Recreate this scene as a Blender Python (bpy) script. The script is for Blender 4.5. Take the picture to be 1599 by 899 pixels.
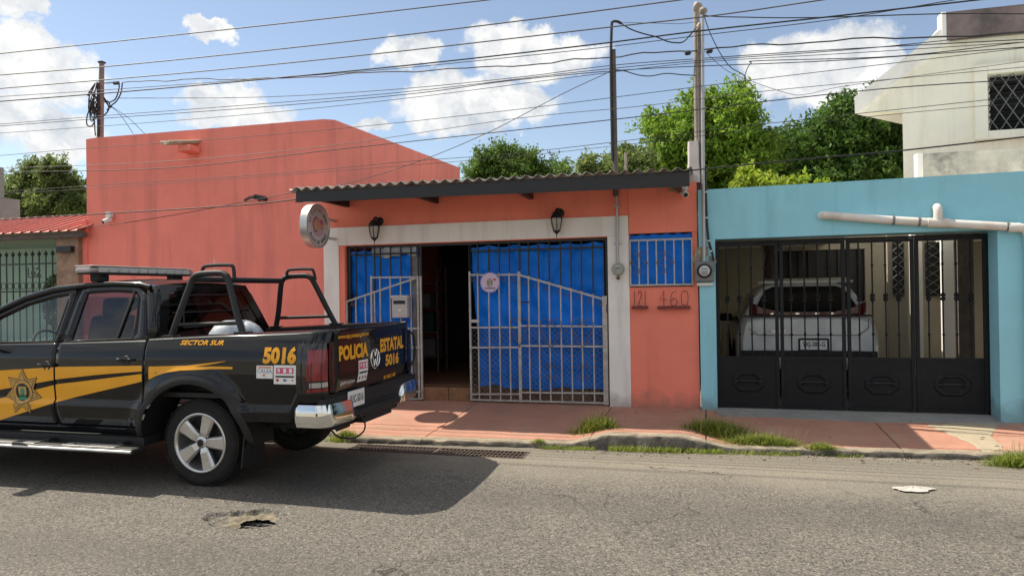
import bpy, math, random
import numpy as np
from mathutils import Vector, Matrix
random.seed(7); rng = np.random.default_rng(7)
rad = math.radians
scene = bpy.context.scene
for o in list(bpy.data.objects): bpy.data.objects.remove(o)
COL = scene.collection
# ------------------------------------------------------------------ camera
F_PX, CX, CY = 1110.0, 799.5, 449.5
YAW, PIT, ROL = rad(15.3), rad(0.28), rad(0.86)
CAM = Vector((0, 0, 1.65))
_a = Vector((-math.sin(YAW)*math.cos(PIT), math.cos(YAW)*math.cos(PIT), math.sin(PIT)))
_r = Vector((math.cos(YAW), math.sin(YAW), 0)); _u = _r.cross(_a)
CR = _r*math.cos(ROL) - _u*math.sin(ROL); CU = _u*math.cos(ROL) + _r*math.sin(ROL)
cd = bpy.data.cameras.new('camera'); cam = bpy.data.objects.new('camera', cd); COL.objects.link(cam)
cd.sensor_fit = 'HORIZONTAL'; cd.sensor_width = 36; cd.lens = 36*F_PX/1599
cd.clip_start = 0.05; cd.clip_end = 3000
mw = Matrix((CR, CU, -_a)).transposed().to_4x4(); mw.translation = CAM; cam.matrix_world = mw
scene.camera = cam
def ray(px, py): return _a + CR*((px-CX)/F_PX) - CU*((py-CY)/F_PX)
def P(px, py, Y):            # pixel -> point on the upright plane at depth Y
    d = ray(px, py); return CAM + d*(Y/d.y)
def G(px, py, z=0.0):        # pixel -> point on the level plane z
    d = ray(px, py); return CAM + d*((z-CAM.z)/d.z)
def PX(px, py, X):
    d = ray(px, py); return CAM + d*(X/d.x)
# ------------------------------------------------------------------ light
SUN_TO = Vector((-0.76, 0.155, 1.0)).normalized()
EL = math.asin(SUN_TO.z); AZ = math.atan2(SUN_TO.x, SUN_TO.y)
w = bpy.data.worlds.new('World'); scene.world = w; w.use_nodes = True
nt = w.node_tree; nt.nodes.clear(); N = nt.nodes.new; L = nt.links.new
out = N('ShaderNodeOutputWorld'); sky = N('ShaderNodeTexSky'); sky.sky_type = 'NISHITA'; sky.sun_disc = False
sky.sun_elevation = EL; sky.sun_rotation = AZ; sky.air_density = 1.0; sky.dust_density = 0.25; sky.ozone_density = 1.3
bg = N('ShaderNodeBackground'); bg.inputs[1].default_value = 0.047; hsv = N('ShaderNodeHueSaturation'); hsv.inputs['Saturation'].default_value = 0.84; L(sky.outputs[0], hsv.inputs['Color']); L(hsv.outputs[0], bg.inputs[0])
# cumulus clouds: ellipses in direction space with their edges broken by noise
tc = N('ShaderNodeTexCoord')
def vm(op, a, b=None):
    n = N('ShaderNodeVectorMath'); n.operation = op
    for i, s in enumerate((a, b)):
        if s is None: continue
        if hasattr(s, 'is_output') or hasattr(s, 'node'): L(s, n.inputs[i])
        else: n.inputs[i].default_value = s
    return n
def ma(op, a, b=0.0, c=None, clamp=False):
    n = N('ShaderNodeMath'); n.operation = op; n.use_clamp = clamp
    for i, s in enumerate((a, b, c)):
        if s is None: continue
        if hasattr(s, 'node'): L(s, n.inputs[i])
        else: n.inputs[i].default_value = s
    return n.outputs[0]
dirv = tc.outputs['Generated']
def noise(vec, scale, detail, rough=0.6, color=False):
    n = N('ShaderNodeTexNoise'); n.inputs['Scale'].default_value = scale; n.inputs['Detail'].default_value = detail
    n.inputs['Roughness'].default_value = rough; L(vec, n.inputs['Vector'])
    return n.outputs['Color'] if color else n.outputs[0]
n1 = noise(dirv, 9, 7, 0.62, True)
off = vm('MULTIPLY', vm('SUBTRACT', n1, (0.5, 0.5, 0.5)).outputs[0], (0.13, 0.13, 0.13)).outputs[0]
n3 = noise(dirv, 34, 5, 0.6, True)
off2 = vm('MULTIPLY', vm('SUBTRACT', n3, (0.5, 0.5, 0.5)).outputs[0], (0.03, 0.03, 0.03)).outputs[0]
dw = vm('ADD', vm('ADD', dirv, off).outputs[0], off2).outputs[0]
blobs = []
for px, py, aw, bh in [(40, 105, 95, 48), (55, 208, 100, 52), (10, 20, 40, 18), (342, 58, 34, 20), (372, 180, 88, 40), (630, 84, 58, 32), (822, 82, 105, 46),
                       (735, 165, 132, 52), (585, 203, 34, 12), (1272, 108, 110, 60), (1385, 120, 40, 30)]:
    d = ray(px, py).normalized(); blobs.append((d, aw/F_PX, bh/F_PX))
rr = random.Random(3)
for k in range(0):
    az = rad(75 + 210*k/12 + rr.uniform(-8, 8)); el = rad(rr.uniform(11, 34))
    blobs.append((Vector((math.sin(az - YAW)*math.cos(el), math.cos(az - YAW)*math.cos(el), math.sin(el))), rr.uniform(.08, .16), rr.uniform(.04, .07)))
dens = None; hgt = None
for d, aw, bh in blobs:
    t = Vector((d.y, -d.x, 0)).normalized(); u = t.cross(d)
    if u.z < 0: u = -u
    x = ma('DIVIDE', vm('DOT_PRODUCT', dw, tuple(t)).outputs['Value'], aw)
    c0 = d.dot(u)
    yv = ma('DIVIDE', vm('DOT_PRODUCT', dw, tuple(u)).outputs['Value'], bh)
    fr = ma('GREATER_THAN', vm('DOT_PRODUCT', dirv, tuple(d)).outputs['Value'], 0.2)
    e = ma('SUBTRACT', 1.0, ma('ADD', ma('MULTIPLY', x, x), ma('MULTIPLY', yv, yv)))
    e = ma('MULTIPLY_ADD', fr, 6.0, ma('SUBTRACT', e, 6.0))
    dens = e if dens is None else ma('MAXIMUM', dens, e)
n2 = noise(dirv, 26, 6, 0.6)
dd = ma('ADD', dens, ma('MULTIPLY', ma('SUBTRACT', n2, 0.5), 1.3))
mr = N('ShaderNodeMapRange'); mr.interpolation_type = 'SMOOTHSTEP'; L(dd, mr.inputs[0]); mr.inputs[1].default_value = -0.02; mr.inputs[2].default_value = 0.50
mr.inputs[4].default_value = 0.93
# denser unseen cloud added outside the view to lift fill on shaded walls
g1 = noise(dw, 3.4, 5, 0.55); away = N('ShaderNodeMapRange'); away.interpolation_type = 'SMOOTHSTEP'
L(vm('DOT_PRODUCT', dirv, tuple(_a)).outputs['Value'], away.inputs[0]); away.inputs[1].default_value = 0.70; away.inputs[2].default_value = 0.52
gm_ = N('ShaderNodeMapRange'); gm_.interpolation_type = 'SMOOTHSTEP'; L(g1, gm_.inputs[0]); gm_.inputs[1].default_value = 0.39; gm_.inputs[2].default_value = 0.53; gm_.inputs[4].default_value = 0.93
cloudf = ma('MAXIMUM', mr.outputs[0], ma('MULTIPLY', gm_.outputs[0], away.outputs[0]))
n4 = noise(vm('ADD', dw, tuple(SUN_TO*0.02)).outputs[0], 22, 5, 0.55)
shade = N('ShaderNodeMapRange'); L(n4, shade.inputs[0]); shade.inputs[1].default_value = 0.3; shade.inputs[2].default_value = 0.62
cm = N('ShaderNodeMix'); cm.data_type = 'RGBA'; L(shade.outputs[0], cm.inputs[0]); cm.inputs[6].default_value = (0.58, 0.62, 0.67, 1); cm.inputs[7].default_value = (1.0, 0.985, 0.95, 1)
bg2 = N('ShaderNodeBackground'); L(cm.outputs[2], bg2.inputs[0]); bg2.inputs[1].default_value = 0.355
mx = N('ShaderNodeMixShader'); L(cloudf, mx.inputs[0]); L(bg.outputs[0], mx.inputs[1]); L(bg2.outputs[0], mx.inputs[2]); L(mx.outputs[0], out.inputs[0])
sl = bpy.data.lights.new('sun', 'SUN'); sl.energy = 2.15; sl.angle = rad(0.53); sl.color = (1.0, 0.915, 0.77)
so = bpy.data.objects.new('sun', sl); COL.objects.link(so); so.location = (-20, 6, 26); so.rotation_euler = SUN_TO.to_track_quat('Z', 'Y').to_euler()
scene.render.engine = 'CYCLES'
scene.view_settings.view_transform = 'Standard'; scene.view_settings.look = 'None'; scene.view_settings.gamma = 1; scene.view_settings.exposure = 1.62
scene.view_settings.use_curve_mapping = False
# ------------------------------------------------------------------ helpers
def lerp(a, b, t): return a + (b-a)*t
def sst(a, b, x):
    t = min(1, max(0, (x-a)/(b-a))); return t*t*(3-2*t)
def interp(tab, x):
    if x <= tab[0][0]: return tab[0][1]
    for (a, va), (b, vb) in zip(tab, tab[1:]):
        if x <= b: return va + (vb-va)*(x-a)/(b-a)
    return tab[-1][1]
class MB:
    def __init__(s): s.v = []; s.f = []; s.m = []; s.c = 0
    def add(s, vs, fs):
        o = len(s.v); s.v += [tuple(v) for v in vs]; s.f += [[i+o for i in f] for f in fs]; s.m += [s.c]*len(fs); return s
    def box(s, x0, x1, y0, y1, z0, z1):
        return s.add([(x0,y0,z0),(x1,y0,z0),(x1,y1,z0),(x0,y1,z0),(x0,y0,z1),(x1,y0,z1),(x1,y1,z1),(x0,y1,z1)],
                     [(0,3,2,1),(4,5,6,7),(0,1,5,4),(1,2,6,5),(2,3,7,6),(3,0,4,7)])
    def obox(s, c, a, b, d):
        c, a, b, d = map(Vector, (c, a, b, d)); vs = [c+a*i+b*j+d*k for k in (-1,1) for i, j in ((-1,-1),(1,-1),(1,1),(-1,1))]
        return s.add(vs, [(0,3,2,1),(4,5,6,7),(0,1,5,4),(1,2,6,5),(2,3,7,6),(3,0,4,7)])
    def tube(s, pts, r, n=8, cap=True):
        pts = [Vector(p) for p in pts]; R = r if isinstance(r, (list, tuple)) else [r]*len(pts); vs = []; up = None
        for i, p in enumerate(pts):
            t = (pts[min(i+1, len(pts)-1)] - pts[max(i-1, 0)])
            t = t.normalized() if t.length > 1e-9 else Vector((0,0,1))
            if up is None: up = Vector((0,0,1)) if abs(t.z) < .9 else Vector((0,1,0))
            a = t.cross(up)
            if a.length < 1e-4: a = t.cross(Vector((1,0,0)))
            a.normalize(); b = a.cross(t).normalized(); up = b
            vs += [p + (a*math.cos(2*math.pi*k/n) + b*math.sin(2*math.pi*k/n))*R[i] for k in range(n)]
        fs = [(i*n+k, i*n+(k+1) % n, (i+1)*n+(k+1) % n, (i+1)*n+k) for i in range(len(pts)-1) for k in range(n)]
        if cap: fs += [tuple(range(n))[::-1], tuple((len(pts)-1)*n+k for k in range(n))]
        return s.add(vs, fs)
    def lathe(s, prof, c, axis=(0,0,1), n=24, cap=True):
        c = Vector(c); ax = Vector(axis).normalized(); a = ax.orthogonal().normalized(); b = ax.cross(a); vs = []
        for r_, h in prof: vs += [c + ax*h + (a*math.cos(2*math.pi*k/n)+b*math.sin(2*math.pi*k/n))*r_ for k in range(n)]
        m = len(prof); fs = [(i*n+k, i*n+(k+1) % n, (i+1)*n+(k+1) % n, (i+1)*n+k) for i in range(m-1) for k in range(n)]
        if cap: fs += [tuple(range(n))[::-1], tuple((m-1)*n+k for k in range(n))]
        return s.add(vs, fs)
    def prism(s, poly, fn, w0, w1):
        n = len(poly); vs = [fn(u, v, w0) for u, v in poly] + [fn(u, v, w1) for u, v in poly]
        return s.add(vs, [tuple(range(n)), tuple(range(2*n-1, n-1, -1))] + [(i, n+i, n+(i+1) % n, (i+1) % n) for i in range(n)])
    def grid(s, fn, nu, nv, flip=False):
        vs = [fn(i/nu, j/nv) for i in range(nu+1) for j in range(nv+1)]; m = nv+1
        fs = [(i*m+j, (i+1)*m+j, (i+1)*m+j+1, i*m+j+1) for i in range(nu) for j in range(nv)]
        if flip: fs = [f[::-1] for f in fs]
        return s.add(vs, fs)
    def build(s, name, mats, parent=None, smooth=False, bevel=0, at=None, solid=0, subsurf=0, fixn=True):
        me = bpy.data.meshes.new(name); o_ = Vector(at) if at else (Vector(parent['_o']) if parent is not None and '_o' in parent else Vector((0,0,0)))
        me.from_pydata([tuple(Vector(v)-o_) for v in s.v], [], s.f)
        mats = mats if isinstance(mats, (list, tuple)) else [mats]
        for m_ in mats: me.materials.append(m_)
        if len(mats) > 1: me.polygons.foreach_set('material_index', s.m)
        if fixn:
            import bmesh
            bm = bmesh.new(); bm.from_mesh(me); bmesh.ops.recalc_face_normals(bm, faces=bm.faces); bm.to_mesh(me); bm.free()
        if smooth: me.polygons.foreach_set('use_smooth', [True]*len(me.polygons))
        ob = bpy.data.objects.new(name, me); COL.objects.link(ob)
        if parent is None: ob.location = o_
        else:
            ob.parent = parent; ob['_o'] = list(o_)
            if at: ob.location = o_ - Vector(parent['_o'])
        if parent is None: ob['_o'] = list(o_)
        if solid: md = ob.modifiers.new('solid', 'SOLIDIFY'); md.thickness = solid; md.offset = -1
        if bevel: md = ob.modifiers.new('bevel', 'BEVEL'); md.width = bevel; md.segments = 2; md.limit_method = 'ANGLE'; md.angle_limit = rad(40)
        if subsurf: md = ob.modifiers.new('sub', 'SUBSURF'); md.levels = md.render_levels = subsurf
        if smooth and smooth != 'all':
            try:
                me.set_sharp_from_angle(angle=rad(38))
            except Exception: pass
        return ob
def tag(o, label, cat=None, group=None, kind=None):
    if label: o['label'] = label
    if cat: o['category'] = cat
    if group: o['group'] = group
    if kind: o['kind'] = kind
    return o
def thing(name, label, cat, loc, group=None):
    o = bpy.data.objects.new(name, None); COL.objects.link(o); o.location = loc; o['_o'] = list(loc); o.empty_display_size = .1
    return tag(o, label, cat, group)
def struct(o): o['kind'] = 'structure'; return o
def inst(src, parent, loc):     # another copy of a piece that shares its mesh
    c = src.copy(); COL.objects.link(c); c.parent = parent; c.location = Vector(loc) - Vector(parent['_o']); return c
def smooth_pts(pts, k=6):
    pts = [Vector(p) for p in pts]; q = [pts[0]*2-pts[1]] + pts + [pts[-1]*2-pts[-2]]; r = []
    for i in range(1, len(q)-2):
        a, b, c, d = q[i-1:i+3]
        for j in range(k):
            t = j/k; r.append(((b*2) + (c-a)*t + (a*2-b*5+c*4-d)*t*t + (b*3-a-c*3+d)*t**3)*0.5)
    r.append(pts[-1]); return r
def arc_tube(pts, k=6): return smooth_pts(pts, k)
# ------------------------------------------------------------------ materials
def lin(r, g, b):
    f = lambda c: (c/255/12.92 if c/255 <= .04045 else ((c/255+.055)/1.055)**2.4)
    return (f(r), f(g), f(b))
def mat(name, col, rough=.6, metal=0.0, var=.12, vs=4.0, bump=0.0, bs=60.0, coat=0.0, spec=.5, dirt=None, dirtamt=.0, dscale=1.5, streak=False, splash=None):
    m = bpy.data.materials.new(name); m.use_nodes = True; t = m.node_tree; b = t.nodes['Principled BSDF']
    b.inputs['Roughness'].default_value = rough; b.inputs['Metallic'].default_value = metal; b.inputs['Coat Weight'].default_value = coat
    b.inputs['Coat Roughness'].default_value = .04; b.inputs['Specular IOR Level'].default_value = spec
    c = t.nodes.new('ShaderNodeTexCoord'); n = t.nodes.new('ShaderNodeTexNoise'); n.inputs['Scale'].default_value = vs; n.inputs['Detail'].default_value = 6
    n.inputs['Roughness'].default_value = .65
    t.links.new(c.outputs['Object'], n.inputs['Vector'])
    mp = t.nodes.new('ShaderNodeMapRange'); mp.inputs[1].default_value = .3; mp.inputs[2].default_value = .7; t.links.new(n.outputs[0], mp.inputs[0])
    mi = t.nodes.new('ShaderNodeMix'); mi.data_type = 'RGBA'; t.links.new(mp.outputs[0], mi.inputs[0])
    mi.inputs[6].default_value = (*[max(0, x*(1-var)) for x in col], 1); mi.inputs[7].default_value = (*[min(1, x*(1+var)) for x in col], 1)
    last = mi.outputs[2]
    if dirt:
        mpp = t.nodes.new('ShaderNodeMapping'); t.links.new(c.outputs['Object'], mpp.inputs[0])
        mpp.inputs['Scale'].default_value = (3.2, 3.2, .32) if streak else (1, 1, 1)
        n2 = t.nodes.new('ShaderNodeTexNoise'); n2.inputs['Scale'].default_value = dscale; n2.inputs['Detail'].default_value = 8; n2.inputs['Roughness'].default_value = .7
        t.links.new(mpp.outputs[0], n2.inputs['Vector'])
        m2 = t.nodes.new('ShaderNodeMapRange'); m2.inputs[1].default_value = .5; m2.inputs[2].default_value = .72; m2.inputs[4].default_value = dirtamt; t.links.new(n2.outputs[0], m2.inputs[0])
        mi2 = t.nodes.new('ShaderNodeMix'); mi2.data_type = 'RGBA'; t.links.new(m2.outputs[0], mi2.inputs[0]); t.links.new(last, mi2.inputs[6]); mi2.inputs[7].default_value = (*dirt, 1)
        last = mi2.outputs[2]
    if splash:      # rain-splash grime that has built up at the foot of the wall
        ge = t.nodes.new('ShaderNodeNewGeometry'); sx = t.nodes.new('ShaderNodeSeparateXYZ'); t.links.new(ge.outputs['Position'], sx.inputs[0])
        ns = t.nodes.new('ShaderNodeTexNoise'); ns.inputs['Scale'].default_value = 5; ns.inputs['Detail'].default_value = 6; t.links.new(ge.outputs['Position'], ns.inputs['Vector'])
        ad = t.nodes.new('ShaderNodeMath'); ad.operation = 'MULTIPLY_ADD'; t.links.new(ns.outputs[0], ad.inputs[0]); ad.inputs[1].default_value = -.55; t.links.new(sx.outputs['Z'], ad.inputs[2])
        m3 = t.nodes.new('ShaderNodeMapRange'); m3.inputs[1].default_value = .10; m3.inputs[2].default_value = -.14; m3.inputs[4].default_value = .7; t.links.new(ad.outputs[0], m3.inputs[0])
        mi3 = t.nodes.new('ShaderNodeMix'); mi3.data_type = 'RGBA'; t.links.new(m3.outputs[0], mi3.inputs[0]); t.links.new(last, mi3.inputs[6]); mi3.inputs[7].default_value = (*splash, 1); last = mi3.outputs[2]
    t.links.new(last, b.inputs['Base Color'])
    rv = t.nodes.new('ShaderNodeMapRange'); rv.inputs[3].default_value = max(.02, rough-.06); rv.inputs[4].default_value = min(1, rough+.08); t.links.new(n.outputs[0], rv.inputs[0]); t.links.new(rv.outputs[0], b.inputs['Roughness'])
    if bump:
        nb = t.nodes.new('ShaderNodeTexNoise'); nb.inputs['Scale'].default_value = bs; nb.inputs['Detail'].default_value = 5; t.links.new(c.outputs['Object'], nb.inputs['Vector'])
        bp = t.nodes.new('ShaderNodeBump'); bp.inputs['Strength'].default_value = min(1, bump); bp.inputs['Distance'].default_value = .01
        t.links.new(nb.outputs[0], bp.inputs['Height']); t.links.new(bp.outputs[0], b.inputs['Normal'])
    return m
def glass(name, col, rough=.02, alpha=.5):
    m = bpy.data.materials.new(name); m.use_nodes = True; t = m.node_tree; t.nodes.remove(t.nodes['Principled BSDF']); o = t.nodes['Material Output']
    tr = t.nodes.new('ShaderNodeBsdfTransparent'); tr.inputs[0].default_value = (*col, 1)
    gl = t.nodes.new('ShaderNodeBsdfGlossy'); gl.inputs['Roughness'].default_value = rough
    fr = t.nodes.new('ShaderNodeLayerWeight'); fr.inputs[0].default_value = .5
    mt = t.nodes.new('ShaderNodeMath'); mt.operation = 'POWER'; mt.inputs[1].default_value = 4.0; t.links.new(fr.outputs['Facing'], mt.inputs[0])
    mt2 = t.nodes.new('ShaderNodeMath'); mt2.operation = 'MULTIPLY_ADD'; mt2.inputs[1].default_value = .75; mt2.inputs[2].default_value = .07; t.links.new(mt.outputs[0], mt2.inputs[0])
    x = t.nodes.new('ShaderNodeMixShader'); t.links.new(mt2.outputs[0], x.inputs[0]); t.links.new(tr.outputs[0], x.inputs[1]); t.links.new(gl.outputs[0], x.inputs[2]); t.links.new(x.outputs[0], o.inputs[0])
    return m
PINK = (.91, .255, .175)
m_pink = mat('salmon_paint', PINK, .85, var=.07, vs=1.3, bump=.25, bs=90, dirt=(.60, .17, .13), dirtamt=.5, dscale=.9, streak=True, splash=(.30, .17, .13))
m_pinkold = mat('salmon_paint_weathered', (.90, .265, .205), .88, var=.10, vs=.8, bump=.45, bs=60, dirt=(.55, .17, .15), dirtamt=.7, dscale=.9, streak=True, splash=(.30, .17, .13))
m_white = mat('white_wall_paint', (.86, .83, .79), .8, var=.05, vs=2, bump=.25, bs=80, dirt=(.48, .43, .38), dirtamt=.5, dscale=1.6, streak=True, splash=(.34, .29, .24))
m_blue = mat('light_blue_paint', (.30, .645, .76), .82, var=.06, vs=1.6, bump=.3, bs=90, dirt=(.19, .43, .51), dirtamt=.6, dscale=1.0, streak=True, splash=(.17, .22, .21))
m_cream = mat('cream_paint', (.92, .88, .76), .8, var=.05, vs=2, bump=.2, bs=80, dirt=(.55, .48, .36), dirtamt=.4, dscale=1.2, streak=True)
m_mould = mat('mould_stained_plaster', (.55, .52, .46), .9, var=.35, vs=3, bump=.5, bs=30, dirt=(.09, .09, .09), dirtamt=.95, dscale=1.9)
m_mould2 = mat('mould_stained_grey_plaster', (.20, .155, .15), .9, var=.4, vs=2.2, bump=.5, bs=30, dirt=(.06, .058, .056), dirtamt=.95, dscale=1.8)
m_green = mat('mint_paint', (.34, .56, .45), .8, var=.05, vs=2, bump=.2, bs=80, dirt=(.18, .30, .25), dirtamt=.3, streak=True)
m_conc = mat('concrete', (.33, .275, .20), .9, var=.25, vs=6, bump=.9, bs=35, dirt=(.11, .095, .078), dirtamt=.85, dscale=3.5)
m_concg = mat('grey_concrete', (.30, .29, .27), .9, var=.18, vs=3, bump=.6, bs=40, dirt=(.14, .135, .13), dirtamt=.6, dscale=2)
m_blockw = mat('grey_block_wall', (.33, .31, .29), .9, var=.12, vs=3, bump=.5, bs=40, dirt=(.18, .17, .16), dirtamt=.5, dscale=2)
m_stone = mat('brown_stone_cladding', (.27, .18, .12), .7, var=.45, vs=6, bump=.6, bs=20, dirt=(.33, .27, .21), dirtamt=.8, dscale=4)
m_black = mat('black_metal_paint', (.012, .012, .014), .45, var=.3, vs=12, bump=.1, bs=80)
m_darkgate = mat('charcoal_gate_paint', (.009, .0095, .0115), .5, var=.25, vs=9, bump=.12, bs=50, spec=.25, dirt=(.022, .023, .026), dirtamt=.5, dscale=3)
m_silver = mat('silver_painted_iron', (.46, .44, .41), .5, metal=.2, var=.22, vs=14, bump=.2, bs=80, dirt=(.24, .17, .12), dirtamt=.6, dscale=6)
m_scroll = mat('rusty_dark_scroll_iron', (.13, .12, .12), .6, metal=.2, var=.4, vs=20, dirt=(.15, .07, .04), dirtamt=.6, dscale=8)
m_mesh = mat('galvanised_mesh', (.22, .22, .22), .5, metal=.5, var=.2, vs=9)
m_wire = mat('black_cable_sheath', (.018, .018, .02), .6, var=.3, vs=5)
m_wireg = mat('weathered_aluminium_cable', (.11, .105, .10), .55, var=.3, vs=5)
m_pipe = mat('galvanised_pipe', (.42, .42, .42), .42, metal=.55, var=.15, vs=9, bump=.1)
m_piperust = mat('weathered_pipe', (.33, .29, .25), .65, metal=.2, var=.25, vs=7, bump=.3, dirt=(.14, .09, .06), dirtamt=.6, dscale=6)
m_pvc = mat('white_pvc', (.74, .70, .64), .45, var=.05, vs=6, dirt=(.42, .33, .24), dirtamt=.55, dscale=3.5)
m_plasticw = mat('white_plastic', (.72, .72, .70), .4, var=.05)
m_plasticg = mat('grey_meter_plastic', (.16, .17, .17), .45, var=.12, vs=10)
m_meter = mat('pale_green_meter_body', (.34, .36, .30), .5, var=.12, vs=10)
m_paper = mat('grey_dial', (.5, .5, .5), .5, var=.12, vs=60)
m_wood = mat('grey_weathered_wood', (.11, .095, .085), .85, var=.3, vs=6, bump=.5, bs=30)
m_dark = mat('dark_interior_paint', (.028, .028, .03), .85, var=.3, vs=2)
m_tile = mat('brown_floor_tile', (.27, .14, .075), .4, var=.25, vs=7, dirt=(.12, .07, .045), dirtamt=.6, dscale=5)
m_rust = mat('rusty_steel', (.13, .10, .085), .75, metal=.3, var=.4, vs=14, bump=.4, dirt=(.17, .085, .045), dirtamt=.7, dscale=8)
m_zinc = mat('corrugated_zinc', (.36, .35, .33), .45, metal=.5, var=.2, vs=3, dirt=(.18, .12, .08), dirtamt=.5, dscale=2)
m_redroof = mat('red_roof_sheet', (.42, .085, .06), .55, var=.15, vs=2, dirt=(.25, .07, .05), dirtamt=.4, dscale=1.5)
m_clay = mat('clay_spout', (.48, .40, .30), .8, var=.15, vs=8)
m_bark = mat('bark', (.11, .085, .065), .9, var=.35, vs=9, bump=.8, bs=25)
# ------------------------------------------------------------------ ground, road, sidewalk
def road_material():
    m = bpy.data.materials.new('old_dusty_asphalt'); m.use_nodes = True; t = m.node_tree; b = t.nodes['Principled BSDF']; n_ = t.nodes.new; l_ = t.links.new
    c = n_('ShaderNodeTexCoord'); pos = c.outputs['Object']
    def nz(s, d, r=.6):
        n = n_('ShaderNodeTexNoise'); n.inputs['Scale'].default_value = s; n.inputs['Detail'].default_value = d; n.inputs['Roughness'].default_value = r; l_(pos, n.inputs['Vector']); return n.outputs[0]
    def mrg(v, a, b_, c_=0., d_=1.):
        q = n_('ShaderNodeMapRange'); l_(v, q.inputs[0]); q.inputs[1].default_value = a; q.inputs[2].default_value = b_; q.inputs[3].default_value = c_; q.inputs[4].default_value = d_; return q.outputs[0]
    def mixc(f, a, b_):
        q = n_('ShaderNodeMix'); q.data_type = 'RGBA'; l_(f, q.inputs[0])
        for i, s in ((6, a), (7, b_)):
            if hasattr(s, 'node'): l_(s, q.inputs[i])
            else: q.inputs[i].default_value = (*s, 1)
        return q.outputs[2]
    def mth(op, a, b_):
        q = n_('ShaderNodeMath'); q.operation = op; q.use_clamp = True
        for i, s in ((0, a), (1, b_)):
            if hasattr(s, 'node'): l_(s, q.inputs[i])
            else: q.inputs[i].default_value = s
        return q.outputs[0]
    vo = n_('ShaderNodeTexVoronoi'); vo.inputs['Scale'].default_value = 80; l_(pos, vo.inputs['Vector'])
    sep = n_('ShaderNodeSeparateColor'); l_(vo.outputs['Color'], sep.inputs[0])
    base = mixc(mrg(nz(1.1, 6), .32, .68), (.145, .132, .112), (.215, .195, .163))
    base = mixc(mrg(nz(38, 4), .35, .7), base, (.075, .072, .068))
    lt = mth('MULTIPLY', mrg(sep.outputs[0], .66, 1.0, 0, .75), mrg(vo.outputs['Distance'], .75, .35))
    base = mixc(lt, base, (.36, .325, .265))
    dk = mth('MULTIPLY', mrg(sep.outputs[1], .78, .95), .8)
    base = mixc(dk, base, (.045, .043, .04))
    sp = n_('ShaderNodeSeparateXYZ'); l_(pos, sp.inputs[0])
    dn = n_('ShaderNodeMath'); dn.operation = 'MULTIPLY_ADD'; l_(nz(.9, 5), dn.inputs[0]); dn.inputs[1].default_value = 1.5; l_(sp.outputs['Y'], dn.inputs[2])
    dust = mrg(dn.outputs[0], 6.6, 7.6, 0, .72)
    dust = mth('MULTIPLY', dust, mrg(nz(25, 4), .15, .55, .45, 1))
    base = mixc(dust, base, (.30, .265, .21))
    # wheel-worn bands along the lane, oil spots and hairline cracks
    wv = n_('ShaderNodeMath'); wv.operation = 'SINE'; wq = n_('ShaderNodeMath'); wq.operation = 'MULTIPLY_ADD'; l_(nz(.35, 3), wq.inputs[0]); wq.inputs[1].default_value = 1.6; wy = n_('ShaderNodeMath'); wy.operation = 'MULTIPLY'; l_(sp.outputs['Y'], wy.inputs[0]); wy.inputs[1].default_value = 3.6
    l_(wy.outputs[0], wq.inputs[2]); l_(wq.outputs[0], wv.inputs[0])
    base = mixc(mrg(wv.outputs[0], .1, 1, 0, .30), base, (.085, .079, .07))
    base = mixc(mrg(nz(.55, 7, .7), .60, .74, 0, .55), base, (.07, .066, .06))
    base = mixc(mrg(nz(2.3, 4, .5), .68, .78, 0, .6), base, (.06, .057, .053))
    vc = n_('ShaderNodeTexVoronoi'); vc.feature = 'DISTANCE_TO_EDGE'; vc.inputs['Scale'].default_value = .55
    vcm = n_('ShaderNodeVectorMath'); vcm.operation = 'MULTIPLY_ADD'; vn = n_('ShaderNodeTexNoise'); vn.inputs['Scale'].default_value = 2.2; vn.inputs['Detail'].default_value = 6; l_(pos, vn.inputs['Vector']); l_(vn.outputs['Color'], vcm.inputs[0]); vcm.inputs[1].default_value = (.9, .9, 0); l_(pos, vcm.inputs[2]); l_(vcm.outputs[0], vc.inputs['Vector'])
    ck = mth('MULTIPLY', mrg(vc.outputs['Distance'], .006, .001), mrg(nz(.7, 3), .48, .60, 0, .8))
    base = mixc(ck, base, (.03, .028, .025))
    l_(base, b.inputs['Base Color']); b.inputs['Roughness'].default_value = .88; b.inputs['Specular IOR Level'].default_value = .3
    bp = n_('ShaderNodeBump'); bp.inputs['Strength'].default_value = .75; bp.inputs['Distance'].default_value = .006
    hm = n_('ShaderNodeMath'); hm.operation = 'ADD'; l_(nz(70, 4), hm.inputs[0]); l_(vo.outputs['Distance'], hm.inputs[1]); hm.inputs[1].default_value = 0
    l_(hm.outputs[0], bp.inputs['Height']); l_(bp.outputs[0], b.inputs['Normal'])
    return m
m_road = road_material()
m_dirt = mat('dry_soil', (.20, .16, .11), .95, var=.3, vs=6, bump=.6, bs=40)
m_crdirt = mat('packed_tan_dirt', (.21, .175, .12), .95, var=.35, vs=25, bump=.5, bs=70)
m_pit = mat('drain_pit_mud', (.03, .027, .024), .95, var=.3)
gm = MB().box(-400, 400, -400, 400, -1.2, -.75); struct(gm.build('ground', m_dirt))
HX0, HX1, HY0, HY1 = -3.72, -1.77, 6.78, 7.10          # gutter drain opening
QX0, QX1, QY0, QY1 = -3.80, -2.75, 4.20, 5.00          # broken patch around the small drain
def lines(a, b, st, cuts):
    v = sorted(set([round(a+st*i, 4) for i in range(int((b-a)/st)+1)] + [b] + cuts)); return v
XL = lines(-45, 32, 1.0, [HX0, HX1, QX0, QX1]); YL = lines(-3.3, 8.1, .6, [HY0, HY1, QY0, QY1])
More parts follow.
